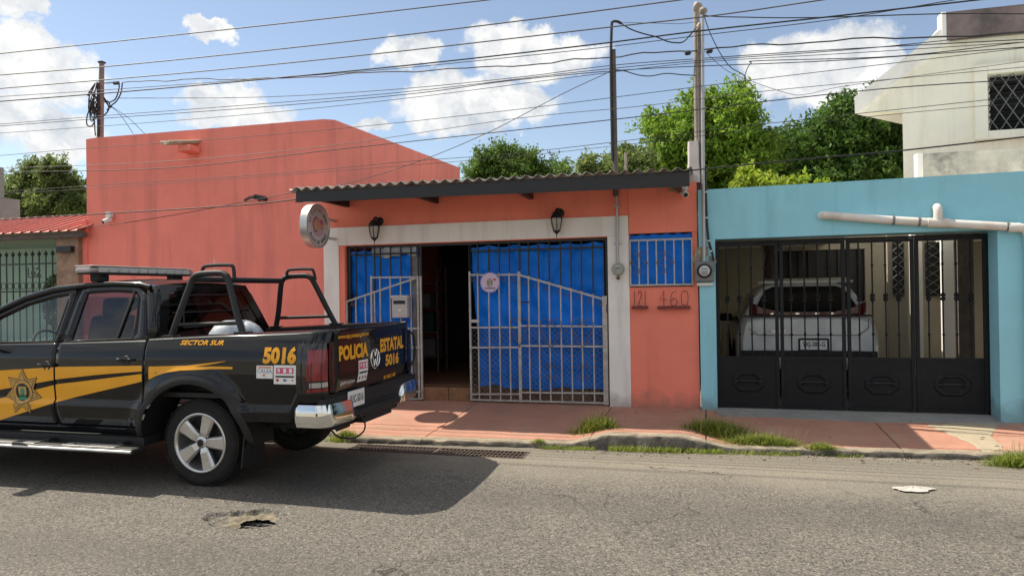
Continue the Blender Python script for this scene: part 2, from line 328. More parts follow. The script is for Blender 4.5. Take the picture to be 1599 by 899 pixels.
def roadz(x, y): return .012*math.sin(x*.8+y*.5)*math.sin(y*.9)*(1 if y < 6.2 else max(0, 1-(y-6.2)/.5))
rm = MB(); nY = len(YL)
rm.v = [(x, y, roadz(x, y)) for x in XL for y in YL]
for i in range(len(XL)-1):
    for j in range(nY-1):
        xm, ym = (XL[i]+XL[i+1])/2, (YL[j]+YL[j+1])/2
        if HX0 < xm < HX1 and HY0 < ym < HY1: continue
        if QX0 < xm < QX1 and QY0 < ym < QY1: continue
        rm.f.append((i*nY+j, (i+1)*nY+j, (i+1)*nY+j+1, i*nY+j+1)); rm.m.append(0)
pc = G(402, 811, 0); PCX, PCY = pc.x, pc.y
def hole_r(x, y):
    dx, dy = (x-PCX)/.165, (y-PCY)/.15; a = math.atan2(dy, dx); return math.hypot(dx, dy)/(1+.13*math.sin(3*a+1)+.08*math.sin(5*a))
def crater_r(x, y):
    dx, dy = (x-PCX+.10)/.33, (y-PCY-.015)/.20; a = math.atan2(dy, dx); return math.hypot(dx, dy)/(1+.12*math.sin(2*a)+.1*math.sin(4*a+2)+.05*math.sin(9*a))
def patchz(x, y):
    e = min(x-QX0, QX1-x, y-QY0, QY1-y); z0 = roadz(x, y)
    c = crater_r(x, y); d = -.034*(1-sst(.88, 1.02, c)) + .008*math.sin(x*47+y*31)*math.sin(y*53-x*22)*(c < 1)
    h = hole_r(x, y); d2 = -.02*(1-sst(.9, 1.5, h))
    return z0 + (d + d2)*sst(0, .06, e)
nx, ny = 96, 74; o0 = len(rm.v)
for i in range(nx+1):
    for j in range(ny+1):
        x, y = lerp(QX0, QX1, i/nx), lerp(QY0, QY1, j/ny); rm.v.append((x, y, patchz(x, y)))
for i in range(nx):
    for j in range(ny):
        x, y = lerp(QX0, QX1, (i+.5)/nx), lerp(QY0, QY1, (j+.5)/ny)
        if hole_r(x, y) < 1: continue
        a = o0+i*(ny+1)+j; rm.f.append((a, a+ny+1, a+ny+2, a+1)); rm.m.append(1 if crater_r(x, y) < .90+.08*math.sin(37*x+11*y) and hole_r(x, y) < 1.9+.25*math.sin(23*x+31*y) and x < PCX+.07+.03*math.sin(40*y) and x < PCX+.16 and y > PCY-.09 else 0)
road = struct(rm.build('road', [m_road, m_crdirt], fixn=False, smooth='all'))
pm = MB()
for (x0, x1, y0, y1, zt) in ((HX0-.02, HX1+.02, HY0-.02, HY1+.02, -.012), (PCX-.3, PCX+.3, PCY-.25, PCY+.25, -.07)):
    pm.add([(x0,y0,zt),(x1,y0,zt),(x1,y1,zt),(x0,y1,zt),(x0,y0,-.6),(x1,y0,-.6),(x1,y1,-.6),(x0,y1,-.6)], [(4,5,6,7),(0,1,5,4),(1,2,6,5),(2,3,7,6),(3,0,4,7)])
dp = pm.build('drain_pit', m_pit, parent=road, fixn=False)
# sidewalk
def yk(x): return 7.20 + .075*(x+3) + .48*sst(-3.75, -4.6, x)
def hump(x): return sst(-1.45, -.98, x)*(1-sst(-.30, .22, x))
YH = 9.32
def swz(x, y):
    zk = .055+.105*hump(x); t = max(0, min(1, (y-yk(x))/(9.2-yk(x)))); return zk + (.150-zk)*t
def sidewalk_material(name, tanc=None):
    m = mat(name, (.45, .225, .155), .85, var=.15, vs=2.2, bump=.5, bs=55, dirt=(.36, .27, .20), dirtamt=.55, dscale=2.4)
    return m
m_walk = sidewalk_material('red_painted_concrete')
m_walkw = mat('worn_red_painted_concrete', (.46, .225, .155), .87, var=.15, vs=2.2, bump=.55, bs=50, dirt=(.42, .34, .235), dirtamt=1.0, dscale=1.0)
m_crack = mat('dark_joint_soil', (.05, .042, .036), .95)
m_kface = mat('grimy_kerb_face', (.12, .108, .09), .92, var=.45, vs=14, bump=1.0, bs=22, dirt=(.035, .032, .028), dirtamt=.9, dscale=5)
walk = struct(thing('sidewalk', None, None, (0, 8.2, 0)))
XS = [-22, -19, -16, -13.5, -11.5, -9.1, -6.9, -4.95, -3.02, -1.20, -.03, 1.80, 3.62, 5.6, 8, 11, 15]
for a, b_ in zip(XS, XS[1:]):
    n = max(6, int((b_-a)/.12)); g = .007
    def top(u, v):
        x = lerp(a+g, b_-g, u) + .05*(1-v)*(1 if -3.5 < a else 0)*0; y0 = yk(x)+.13; y = lerp(y0, YH, v); return (x, y, swz(x, y)+.0025*math.sin(9*x+3*y)+.002*math.sin(17*y))
    mb = MB().grid(top, n, 12)
    e = len(mb.v); m_ = 13
    rim = [i*m_ for i in range(n+1)] + [n*m_+j for j in range(1, 13)] + [i*m_+12 for i in range(n-1, -1, -1)] + [j for j in range(11, 0, -1)]
    k0 = len(mb.v); mb.v += [(mb.v[i][0], mb.v[i][1], -.15) for i in rim]; nr = len(rim)
    for q in range(nr): mb.f.append((rim[q], rim[(q+1) % nr], k0+(q+1) % nr, k0+q)); mb.m.append(0)
    mb.build('slab', m_walkw if a > 1.7 else m_walk, parent=walk, smooth=True)
    def kt(u, v):
        x = lerp(a+.002, b_-.002, u); y = yk(x); r_ = .012*math.sin(x*23)+.008*math.sin(x*51+1)
        zt = swz(x, y+.13); prof = [(-.012+r_, -.15), (-.008+r_, zt-.035), (.006+r_*.5, zt-.010), (.03, zt+.002), (.127, zt+.001), (.127, -.15)]
        p = prof[int(round(v*5))]; ch = .012*max(0, math.sin(x*7.3)*math.sin(x*19.1+2)-.25)
        return (x, y+p[0]+ch*(v < .7), p[1]-ch*(.3 < v < .7)*2)
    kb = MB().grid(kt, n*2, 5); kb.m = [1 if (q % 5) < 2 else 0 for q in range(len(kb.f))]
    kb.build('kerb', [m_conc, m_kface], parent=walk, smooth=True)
jm = MB().box(-22, 15, 7.9, YH, -.2, .02); jm.build('joint_bed', m_crack, parent=walk)
# grey apron in front of the garage gate
ap = MB().grid(lambda u, v: (lerp(.10, 3.12, u), lerp(8.80+.03*math.sin(u*9), 9.30, v), swz(lerp(.1, 3.12, u), lerp(8.8, 9.3, v))+.006+.012*v), 24, 5)
ap.build('apron', m_concg, parent=walk, solid=.02)
# bare concrete repairs showing through the red paint near the right edge
m_repair = mat('bare_tan_concrete', (.42, .35, .245), .9, var=.15, vs=4, bump=.6, bs=45, dirt=(.26, .215, .155), dirtamt=.8, dscale=4)
def repair(pxs):
    q = [G(x, y, .10) for x, y in pxs]; q = smooth_pts(q+[q[0]], 6)[:-1]; cx, cy = sum(p.x for p in q)/len(q), sum(p.y for p in q)/len(q); n = len(q); K = 6
    at_ = lambda x, y, k: (x, y, swz(x, y)+.0075-.004*(k == 1))
    vs = [at_(cx, cy, 0)]
    for k in range(1, K+1):
        for i, p in enumerate(q):
            w_ = k/K*(1+.05*math.sin(i*2.3)*(k == K)); vs.append(at_(lerp(cx, p.x, w_), lerp(cy, p.y, w_), k/K))
    MB().add(vs, [(0, 1+i, 1+(i+1) % n) for i in range(n)] + [(1+k*n+i, 1+(k+1)*n+i, 1+(k+1)*n+(i+1) % n, 1+k*n+(i+1) % n) for k in range(K-1) for i in range(n)]).build('concrete_repair', m_repair, parent=walk, smooth='all')
repair([(1448, 667), (1500, 664), (1555, 667), (1548, 680), (1566, 694), (1538, 699), (1518, 690), (1482, 678)])
# far side of the street, behind the viewer
far = struct(MB().box(-45, 32, -12, -3.3, -.3, .14).build('pavement', m_conc))
fw = thing('street_wall', 'cream plaster street wall with a dark gate across the road', 'wall', (-3, -7.4, .14))
mb = MB().box(-45, -6, -7.6, -7.2, -.2, 1.9).box(-3.4, 32, -7.6, -7.2, -.2, 1.9).box(-6, -3.4, -7.6, -7.2, 1.75, 1.9); mb.build('wall', m_cream, parent=fw)
MB().box(-6, -3.4, -7.5, -7.4, -.2, 1.75).build('gate', m_darkgate, parent=fw)
# ------------------------------------------------------------------ buildings
YF = 9.20
def quadwall(mb, x0, x1, y0, y1, z0, z1): mb.box(x0, x1, y0, y1, z0, z1)
# salmon block
BXL, BXR, BZ = -9.60, -5.14, 4.20
far_e = PX(718, 262, BXR)
bl = thing('salmon_building', 'tall windowless salmon block with a flat top behind the pickup', 'building', (-7.4, YF, .1))
zr = far_e.z; YB = far_e.y
mb = MB(); nn = 24
pts = [(lerp(BXL, BXR, i/nn), YF+.03, BZ-.03*i/nn+.012*math.sin(i*1.7)+.008*math.sin(i*3.1)) for i in range(nn+1)]
zs = lambda t: lerp(pts[-1][2], zr, t)
vs = [(x, y, 0) for x, y, z in pts] + pts; nf = nn+1
fs = [(i, i+1, nf+i+1, nf+i) for i in range(nn)]
b0 = len(vs); vs += [(BXR, YB, 0), (BXR, YB, zr), (BXL, YB, 0), (BXL, YB, zr+.05)]
fs += [(nn, b0, b0+1, nf+nn), (b0, b0+2, b0+3, b0+1), (b0+2, 0, nf, b0+3), tuple([nf+i for i in range(nn+1)] + [b0+1, b0+3])]
mb.add(vs, fs); mb.build('wall', m_pinkold, parent=bl)
# clay spout of the block
sp0 = P(280, 234, YF-.16); sp1 = P(312, 222, YF+.02)
sx = P(297, 228, YF)
spt = thing('drain_spout', 'pale clay rain spout sticking out high on the salmon block', 'spout', (sx.x, YF, sx.z), None)
mb = MB()
def half(u, v):
    a = rad(200 + 140*v); c = Vector((lerp(sx.x+.10, sx.x-.10, u), lerp(YF+.02, YF-.42, u), lerp(sx.z+.06, sx.z-.02, u))); return c + Vector((math.cos(a)*.075, 0, math.sin(a)*.075+.05))
mb.grid(half, 6, 8); mb.build('trough', m_clay, parent=spt, smooth=True, solid=.018)
MB().obox((sx.x+.05, YF-.10, sx.z-.075), (.12, -.0, 0), (0, .12, 0), (0, 0, .045)).build('corbel', m_pinkold, parent=spt, bevel=.015)
# cctv on block
def cctv(px, py, Y, label, flip=1, s=1.0):
    c = P(px, py, Y); t = thing('security_camera', label, 'camera', (c.x, Y, c.z))
    MB().box(c.x-.045*s, c.x+.045*s, Y-.07, Y-.002, c.z+.05, c.z+.14).build('junction_box', m_plasticw, parent=t, bevel=.008)
    MB().tube([(c.x+.01, Y-.04, c.z+.06), (c.x+.015, Y-.09, c.z+.02)], .012, 8).build('bracket', m_plasticw, parent=t)
    a = Vector((c.x-.01, Y-.06, c.z+.005)); d = Vector((-.35*flip, -.8, -.42)).normalized()
    MB().lathe([(.001,-.05),(.035,-.05),(.038,.0),(.038,.075),(.03,.078)], a, d, 16).build('housing', m_plasticw, parent=t, smooth=True)
    MB().lathe([(.001,.077),(.031,.077),(.028,.083),(.001,.083)], a, d, 16).build('lens', m_black, parent=t, smooth=True)
cctv(174, 345, YF, 'small white security camera low on the tall salmon block')
# ---------------- shop
SX0, SX1 = -5.32, -.10; OX0, OX1 = -5.00, -1.22; ZT = 2.98
WX0, WX1, WZ0, WZ1 = -.945, -.165, 1.68, 2.36
shop = thing('salmon_shop', 'low salmon shop front with a white door surround and corrugated awning', 'building', (-2.7, YF, .12))
mb = MB()
mb.box(SX0, WX0, YF, YF+.2, 2.335, ZT).box(WX0, SX1, YF-.02, YF+.2, 2.365, ZT)
mb.box(SX0, OX0, YF, YF+.2, 0, 2.335).box(OX1, WX0, YF, YF+.2, 0, 2.335).box(WX0, WX1, YF, YF+.2, 0, WZ0).box(WX1, SX1, YF, YF+.2, 0, 2.365)
mb.build('wall', m_pink, parent=shop)
mb = MB().box(-5.325, -5.085, YF-.018, YF-.001, .12, 2.60).build('door_surround', m_white, parent=shop); 
MB().box(-5.083, -.955, YF-.017, YF-.001, 2.345, 2.60).build('door_surround', m_white, parent=shop)
MB().box(-1.225, -.953, YF-.016, YF-.0012, .10, 2.343).build('door_surround', m_white, parent=shop)
# shop room
rmz = 2.75
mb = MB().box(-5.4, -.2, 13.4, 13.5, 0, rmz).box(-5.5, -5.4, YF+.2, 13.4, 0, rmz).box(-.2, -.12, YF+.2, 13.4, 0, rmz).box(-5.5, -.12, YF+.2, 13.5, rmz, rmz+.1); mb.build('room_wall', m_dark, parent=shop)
MB().box(-5.4, -.2, YF+.30, 13.4, -.74, .34).build('room_floor', m_tile, parent=shop)
thr = MB().box(-3.855, -3.47, YF+.06, YF+.298, .08, .335); thr.build('threshold_tile', m_tile, parent=shop, bevel=.004)
MB().box(-3.462, -3.08, YF+.06, YF+.298, .08, .335).build('threshold_tile', m_tile, parent=shop, bevel=.004)
# awning
YE = 8.20
be0, be1 = -5.15, -.165
aw = MB()
zb = lambda x: lerp(3.0, 2.965, (x-be0)/(be1-be0))
aw.add([(be0,YE,zb(be0)-.145),(be1,YE,zb(be1)-.165),(be1,YE+.05,zb(be1)-.165),(be0,YE+.05,zb(be0)-.145),(be0,YE,zb(be0)),(be1,YE,zb(be1)),(be1,YE+.05,zb(be1)),(be0,YE+.05,zb(be0))],
       [(0,3,2,1),(4,5,6,7),(0,1,5,4),(1,2,6,5),(2,3,7,6),(3,0,4,7)])
beam = aw.build('eave_beam', m_black, parent=shop, bevel=.006)
# flanges of the channel
MB().obox(((be0+be1)/2, YE-.012, zb(-2.7)-.155), ((be1-be0)/2, 0, -.0275), (0, .011, 0), (0, 0, .006)).build('flange', m_black, parent=beam)
sheet = MB()
def cor(u, v):
    x = lerp(be0-.06, be1+.03, u); y = lerp(YE-.05, 13.2, v); return (x, y, zb(x)+.026+.020*math.cos(2*math.pi*x/.146)+v*.38+.004*math.sin(x*3.1))
sheet.grid(cor, 430, 3); sheet.build('corrugated_roof', m_zinc, parent=shop, smooth='all', solid=.003)
for px in (515, 660, 815, 1060):
    x = P(px, 300, 8.7).x; MB().box(x-.03, x+.03, YE+.05, YF+.02, zb(x)-.11, zb(x)-.012).build('rafter', m_black, parent=shop)
MB().obox((be0-.03, YE+.06, 3.0), (.05,0,0), (0,.05,0), (0,0,.018)).build('beam_end', m_piperust, parent=shop)
# ---------------- blue garage
GXL, GXR, GZ = .11, 3.075, 2.25
gar = thing('blue_garage', 'light blue garage front with a wide gateway beside the salmon shop', 'building', (1.6, 9.1, .1))
yb = lambda x: lerp(9.14, 8.93, (x+.08)/3.5)
mb = MB(); zt = 2.875
def slab(x0, x1, z0a, z0b, z1, back):
    n = max(1, int((x1-x0)/.3))
    for i in range(n):
        a, b_ = lerp(x0, x1, i/n), lerp(x0, x1, (i+1)/n); za, zb_ = lerp(z0a, z0b, i/n), lerp(z0a, z0b, (i+1)/n)
        pass
    mb.add([(x0,yb(x0),z0a),(x1,yb(x1),z0b),(x1,back,z0b),(x0,back,z0a),(x0,yb(x0),z1),(x1,yb(x1),z1),(x1,back,z1),(x0,back,z1)], [(0,3,2,1),(4,5,6,7),(0,1,5,4),(1,2,6,5),(2,3,7,6),(3,0,4,7)])
slab(-.085, GXL, 0, 0, zt, 9.42); slab(GXL, GXR+.02, 2.255, 2.255, zt, 9.42); slab(GXR+.02, 10, 0, 0, zt, 9.42)
mb.build('wall', m_blue, parent=gar)
MB().box(-.08, 9.5, 9.425, 11.0, 2.45, 2.62).build('roof_slab', m_cream, parent=gar)
MB().box(4.15, 9.5, 11.001, 15.2, 2.45, 2.62).build('roof_slab', m_cream, parent=gar)
MB().box(-.08, 2.2, 11.001, 15.2, 2.45, 2.62).build('roof_slab', m_cream, parent=gar)
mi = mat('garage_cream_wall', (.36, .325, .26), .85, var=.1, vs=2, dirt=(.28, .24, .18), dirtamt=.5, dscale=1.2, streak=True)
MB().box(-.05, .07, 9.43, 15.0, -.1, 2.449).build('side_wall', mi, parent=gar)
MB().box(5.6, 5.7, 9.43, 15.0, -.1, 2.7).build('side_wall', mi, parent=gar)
bw0 = P(1212, 392, 15.0); bw1 = P(1352, 488, 15.0)
mb = MB().box(.07, bw0.x, 15, 15.15, 0, 3.0).box(bw0.x, bw1.x, 15, 15.15, bw0.z, 3.0).box(bw0.x, bw1.x, 15, 15.15, 0, bw1.z).box(bw1.x, 5.6, 15, 15.15, 0, 3.0)
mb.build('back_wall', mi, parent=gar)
MB().box(bw0.x, bw1.x, 15.10, 15.13, bw1.z, bw0.z).build('window', m_black, parent=gar)
for i in range(9):
    x = lerp(bw0.x, bw1.x, (i+.5)/9); MB().box(x-.03, x+.03, 15.04, 15.08, bw1.z, bw0.z).build('window_slat', m_black, parent=gar)
MB().box(.07, 5.6, 9.43, 15, -.74, .16).build('garage_floor', m_concg, parent=gar)
m_postw = mat('white_post_paint', (.88, .86, .82), .7, var=.05)
for pa, pb in ((1425, 1442), (1474, 1491)):
    a = P(pa, 500, 13.2); b_ = P(pb, 500, 13.2); MB().box(a.x, b_.x, 13.2, 13.35, .161, 2.62).build('post', m_postw, parent=gar)
a = P(1391, 500, 12.8); b_ = P(1422, 500, 12.8); MB().box(a.x, b_.x+.0, 12.95, 13.02, .161, 2.6).build('partition', mi, parent=gar)
for pa, pb, Yw in ((1393, 1412, 12.93), (1444, 1468, 14.96)):
    a = P(pa, 378, Yw); b_ = P(pb, 462, Yw)
    gr = MB().box(a.x, b_.x, Yw-.02, Yw-.001, b_.z, a.z).build('dark_window', m_black, parent=gar)
    g2 = MB()
    for i in range(6):
        z0 = lerp(b_.z, a.z, i/6); z1 = lerp(b_.z, a.z, (i+1)/6)
        g2.tube([(a.x, Yw-.03, z0), (b_.x, Yw-.03, z1)], .008, 6).tube([(b_.x, Yw-.03, z0), (a.x, Yw-.03, z1)], .008, 6)
    g2.build('diamond_grille', m_plasticg, parent=gr)
a = P(1497, 500, 12.6); b_ = P(1522, 500, 12.6); MB().box(a.x, b_.x, 12.6, 12.66, .161, 2.4).build('dark_door', m_wood, parent=gar)
# ---------------- white house
YW = 11.6
wh = thing('white_house', 'cream upper storey with a steep gabled eave above the blue garage', 'house', (5.0, YW, 2.63))
DD = Vector((.66, .75, 0)).normalized()          # the house stands at an angle to the street
wp_ = lambda px, py: P(px, py, YW)
s0, s1 = wp_(1336, 160), wp_(1478, 46); slope = lambda x: s0.z+(x-s0.x)*(s1.z-s0.z)/(s1.x-s0.x)
cl = wp_(1411, 280).x; XR = 9.5; zmax = s1.z; zlo = 2.622; zeave = wp_(1336, 177).z
wx0, wx1 = wp_(1539, 118).x, 7.6; wz0, wz1 = wp_(1540, 206).z, wp_(1540, 118).z
mb = MB()
def pcol(xa, xb, z0a, z0b, za, zb_): mb.add([(xa,YW,z0a),(xb,YW,z0b),(xb+DD.x*.2,YW+.2,z0b),(xa+DD.x*.2,YW+.2,z0a),(xa,YW,za),(xb,YW,zb_),(xb+DD.x*.2,YW+.2,zb_),(xa+DD.x*.2,YW+.2,za)], [(0,3,2,1),(4,5,6,7),(0,1,5,4),(1,2,6,5),(2,3,7,6),(3,0,4,7)])
pcol(s0.x, cl, zeave, wp_(1411, 173).z, slope(s0.x), slope(cl)); pcol(cl, s1.x, zlo, zlo, slope(cl), zmax); pcol(s1.x, wx0, zlo, zlo, zmax, zmax)
pcol(wx0, wx1, zlo, zlo, wz0, wz0); pcol(wx0, wx1, wz1, wz1, zmax, zmax); pcol(wx1, XR, zlo, zlo, zmax, zmax)
mb.build('wall', m_cream, parent=wh)
q = Vector((cl+.01, YW+.2, zlo)); e = q+DD*4; e2 = Vector((cl+.01+DD.x*.2, YW+.2, 0))
MB().add([(cl+.14, YW+.2, zlo), (cl+.14+DD.x*4, YW+.2+DD.y*4, zlo), (cl+.34+DD.x*4, YW+.2+DD.y*4, zlo), (cl+.34, YW+.2, zlo), (cl+.14, YW+.2, zeave), (cl+.14+DD.x*4, YW+.2+DD.y*4, zeave), (cl+.34+DD.x*4, YW+.2+DD.y*4, zeave), (cl+.34, YW+.2, zeave)], [(0,3,2,1),(4,5,6,7),(0,1,5,4),(1,2,6,5),(2,3,7,6),(3,0,4,7)]).build('side_wall', m_cream, parent=wh)
m_fascia = mat('white_fascia_paint', (.90, .88, .84), .75, var=.05, vs=3, dirt=(.45, .38, .32), dirtamt=.4, dscale=2)
YG = YW-.10
p0, p1, q0, q1 = P(1335, 178, YG), P(1478, 66, YG), P(1334, 152, YG), P(1476, 40, YG)
MB().add([p0, p1, q1, q0] + [v+DD*3.0 for v in (p0, p1, q1, q0)], [(0,1,2,3),(7,6,5,4),(0,4,5,1),(1,5,6,2),(2,6,7,3),(3,7,4,0)]).build('roof_slope', m_fascia, parent=wh)
t0 = P(1477, 62, YG); t1 = P(1477, 20, YG)
MB().box(t0.x+.002, XR, YW+.002, YW+3, zmax+.001, zmax+.10).build('roof_slab', m_cream, parent=wh)
MB().box(t0.x+.004, XR, YG-.015, YG+.18, t0.z, t1.z).build('stained_parapet', m_mould2, parent=wh)
MB().box(t0.x-.05, t0.x+.0035, YG-.02, YG+.2, t0.z-.05, t1.z+.01).build('parapet_end', m_fascia, parent=wh)
fx0 = P(1519, 96, YW).x
fr = MB().box(fx0, wx0-.001, YW-.08, YW-.001, wz0-.12, wz1+.14).box(wx0-.0005, wx1, YW-.08, YW-.001, wz1, wz1+.14).box(wx0-.0005, wx1, YW-.08, YW-.001, wz0-.12, wz0)
wf = fr.build('window_frame', m_cream, parent=wh, bevel=.01)
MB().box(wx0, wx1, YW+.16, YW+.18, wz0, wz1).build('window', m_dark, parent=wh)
for i in range(9):
    z = lerp(wz0, wz1, (i+.5)/9); MB().obox(((wx0+wx1)/2, YW+.12, z), ((wx1-wx0)/2, 0, 0), (0, .03, .022), (0, -.003, .004)).build('louvre', m_black, parent=wh)
g2 = MB(); st = .17
for i in range(-10, 14):
    for sgn in (1, -1):
        a0 = wx0 + i*st; pts_ = []
        for t_ in (0, 1): pts_.append((a0 + (t_ if sgn > 0 else 1-t_)*(wz1-wz0)*.62, wz0+t_*(wz1-wz0)))
        (xa, za), (xb, zb_) = pts_
        cl_ = [(xa+(xb-xa)*k/14, za+(zb_-za)*k/14) for k in range(15)]; cl_ = [c for c in cl_ if wx0 <= c[0] <= wx1]
        if len(cl_) > 1: g2.tube([(c[0], YW+.01+.008*sgn, c[1]) for c in (cl_[0], cl_[-1])], .007, 5)
g2.build('diamond_grille', m_plasticg, parent=wh)
YG = 11.0
# lower stained parapet of the terrace
a = P(1441, 240, YG-.2); b_ = P(1441, 300, YG-.2)
lp = thing('terrace_parapet', 'grey mould-stained terrace parapet just above the blue garage wall', 'wall', (6, YG-.2, 2.6))
MB().box(a.x, XR, YG-.2, YG-.05, 2.3, a.z).build('wall', m_mould, parent=lp)
MB().box(a.x-.07, a.x-.002, YG-.21, YG-.04, 2.3, a.z+.01).build('end_post', m_fascia, parent=lp)
# ---------------- green house on the left
gh = thing('green_house', 'mint green house front with a red sheet roof at the left edge', 'house', (-11.5, 9.6, .1))
YGR = 9.75
MB().box(-16, -9.72, YGR, YGR+.15, 0, 3.0).build('wall', m_green, parent=gh)
a = P(0, 366, 8.95); b_ = P(134, 358, 8.95); c0 = P(134, 338, 9.95)
rz0, rz1 = P(70, 362, 8.95).z, P(70, 341, 9.95).z
XRr = P(135, 350, 9.1).x
def rr_(u, v):
    x = lerp(-16, XRr, u); y = lerp(8.95, 10.05, v); k = (x/.19) % 1.0; return (x, y, lerp(rz0, rz1+.03, v) + (.028 if k < .2 else 0))
MB().grid(rr_, 340, 3).build('roof_sheet', m_redroof, parent=gh, solid=.004)
MB().box(-16, XRr, 9.02, 9.12, rz0-.10, rz0-.02).build('eave_board', m_wood, parent=gh)
MB().box(-16, -9.72, YGR-.05, YGR, 2.45, 2.52).build('moulding', m_green, parent=gh)
pl = MB(); pxl, pxr = P(88, 440, 9.1).x, P(122, 440, 9.1).x
MB().box(pxl, pxr, 9.10, 9.7, 0, rz0-.02).build('stone_pillar', m_stone, parent=gh, bevel=.01)
MB().box(pxr, -9.58, 9.19, 9.3, 0, 2.9).build('wall_return', m_pinkold, parent=gh)
a = P(92, 385, 9.08); b_ = P(115, 394, 9.08)
wl = thing('wall_lamp', 'flat black box lamp on the brown stone pillar', 'lamp', ((a.x+b_.x)/2, 9.1, b_.z))
MB().box(a.x, b_.x, 9.02, 9.098, b_.z, a.z).build('lamp_box', m_black, parent=wl, bevel=.008)
# grey block house far left
gb = thing('grey_building', 'plain grey block house rising behind the red roof', 'building', (-16, 12.6, .1))
a = P(31, 312, 15); b_ = P(6, 262, 17)
MB().box(-22, a.x, 12.6, 15, 0, a.z).build('wall', m_blockw, parent=gb)
MB().box(-24, b_.x, 14, 17, 0, b_.z).build('upper_wall', m_blockw, parent=gb)
# green house fence
fe = thing('iron_fence', 'dark green spear-topped iron fence in front of the mint wall', 'fence', (-11.4, 9.18, .15))
m_fence = mat('dark_green_iron', (.014, .03, .024), .5, var=.3, vs=9)
bp_ = [P(x, 440, 9.18).x for x in (82.5, 73, 62.5, 51.5, 41, 31, 21, 11, 0.5)]; stp = (bp_[-1]-bp_[0])/8
zr1 = P(50, 412, 9.18).z; ztp = P(50, 400, 9.18).z
bsrc = None
for i in range(28):
    x = bp_[0]+stp*i
    if bsrc is None:
        mbb = MB().tube([(x, 9.18, .2), (x, 9.18, ztp)], .011, 6)
        mbb.lathe([(.011,0),(.026,.02),(.03,.035),(.012,.06),(.001,.10)], (x, 9.18, ztp), (0,0,1), 8)
        bsrc = mbb.build('bar', m_fence, parent=fe, at=(x, 9.18, .2))
    else: inst(bsrc, fe, (x, 9.18, .2))
for z in (zr1, zr1-.45, .45): MB().box(-16, pxl, 9.168, 9.192, z-.012, z+.012).build('rail', m_fence, parent=fe)
zc = P(50, 446, 9.18).z; rs = None
for i in range(28):
    x = bp_[0]+stp*(i+.5)
    if rs is None:
        rs = MB().tube([(x+.048*math.cos(k*math.pi/10), 9.18, zc+.055*math.sin(k*math.pi/10)) for k in range(21)], .006, 5, cap=False).build('ring', m_fence, parent=fe, at=(x, 9.18, zc))
    else: inst(rs, fe, (x, 9.18, zc))
# ------------------------------------------------------------------ lettering helper
_dg = None
def text_geo(s, bold=0.0, shear=0.0):
    cu = bpy.data.curves.new('lettering', 'FONT'); cu.body = s; cu.size = 1; cu.offset = bold; cu.shear = shear; cu.resolution_u = 3
    ob = bpy.data.objects.new('lettering', cu); COL.objects.link(ob); bpy.context.view_layer.update()
    me = bpy.data.meshes.new_from_object(ob.evaluated_get(bpy.context.evaluated_depsgraph_get()))
    vs = [tuple(v.co) for v in me.vertices]; fs = [tuple(p.vertices) for p in me.polygons]
    bpy.data.objects.remove(ob); bpy.data.curves.remove(cu); bpy.data.meshes.remove(me)
    x0 = min(v[0] for v in vs); x1 = max(v[0] for v in vs); y0 = min(v[1] for v in vs); y1 = max(v[1] for v in vs)
    return [((v[0]-x0)/(x1-x0), (v[1]-y0)/(y1-y0)) for v in vs], fs
def text_on(s, fn, name, m, parent, bold=0.02, shear=0.0):   # fn(u, v) -> point, u and v in 0..1 over the word
    vs, fs = text_geo(s, bold, shear); mb = MB(); mb.add([fn(u, v) for u, v in vs], fs); o = mb.build(name, m, parent=parent, fixn=False); return o
m_ink = mat('black_print', (.02, .02, .022), .6); m_pinkink = mat('pink_print', (.62, .05, .16), .5); m_redink = mat('red_print', (.5, .03, .03), .5)
m_sticker = mat('white_vinyl', (.76, .76, .74), .4, var=.04); m_orangeink = mat('orange_print', (.65, .22, .10), .5); m_blueink = mat('blue_print', (.12, .16, .32), .5)
m_whiteink = mat('white_print', (.75, .75, .75), .5)
# ------------------------------------------------------------------ shop gate
YGt = 9.225
def gx(px, py=520): return P(px, py, YGt).x
def gz(px, py): return P(px, py, YGt).z
def bar_set(parent, items, r, m, name='bar', sq=True):
    """upright bars; alike bars share one mesh scaled to length"""
    for (x, z0, z1) in items:
        mb = MB()
        if sq: mb.box(x-r, x+r, YGt-r, YGt+r, z0, z1)
        else: mb.tube([(x, YGt, z0), (x, YGt, z1)], r, 6)
        mb.build(name, m, parent=parent)
def spiral(c, r0, turns, a0, sgn=1, n=16):
    return [(c[0]+r0*(1-.8*t)*math.cos(a0+sgn*turns*2*math.pi*t), YGt-.004, c[1]+r0*(1-.8*t)*math.sin(a0+sgn*turns*2*math.pi*t)) for t in [i/n for i in range(n+1)]]
def chainlink(name, x0, x1, z0, z1, Y, parent, st=.075, r=.003):
    mb = MB(); h = z1-z0; w_ = x1-x0; k = int((w_+h)/st)+1
    for i in range(-int(h/st)-1, int(w_/st)+2):
        for sgn in (1, -1):
            a = i*st; p = []
            # clip the diagonal to the rectangle
            t0 = max(0, -a if sgn > 0 else 0)
            if sgn > 0:
                za, zb_ = max(0, -a), min(h, w_-a)
                if zb_ - za > .01: p = [(x0+a+za, z0+za), (x0+a+zb_, z0+zb_)]
            else:
                b_ = a+h; za, zb_ = max(0, b_-w_), min(h, b_)
                if zb_ - za > .01: p = [(x0+b_-za, z0+za), (x0+b_-zb_, z0+zb_)]
            if p: mb.tube([(q[0], Y+.003*sgn, q[1]) for q in p], r, 4, cap=False)
    o = mb.build(name, m_mesh, parent=parent, fixn=False); o['kind'] = 'stuff'; return o
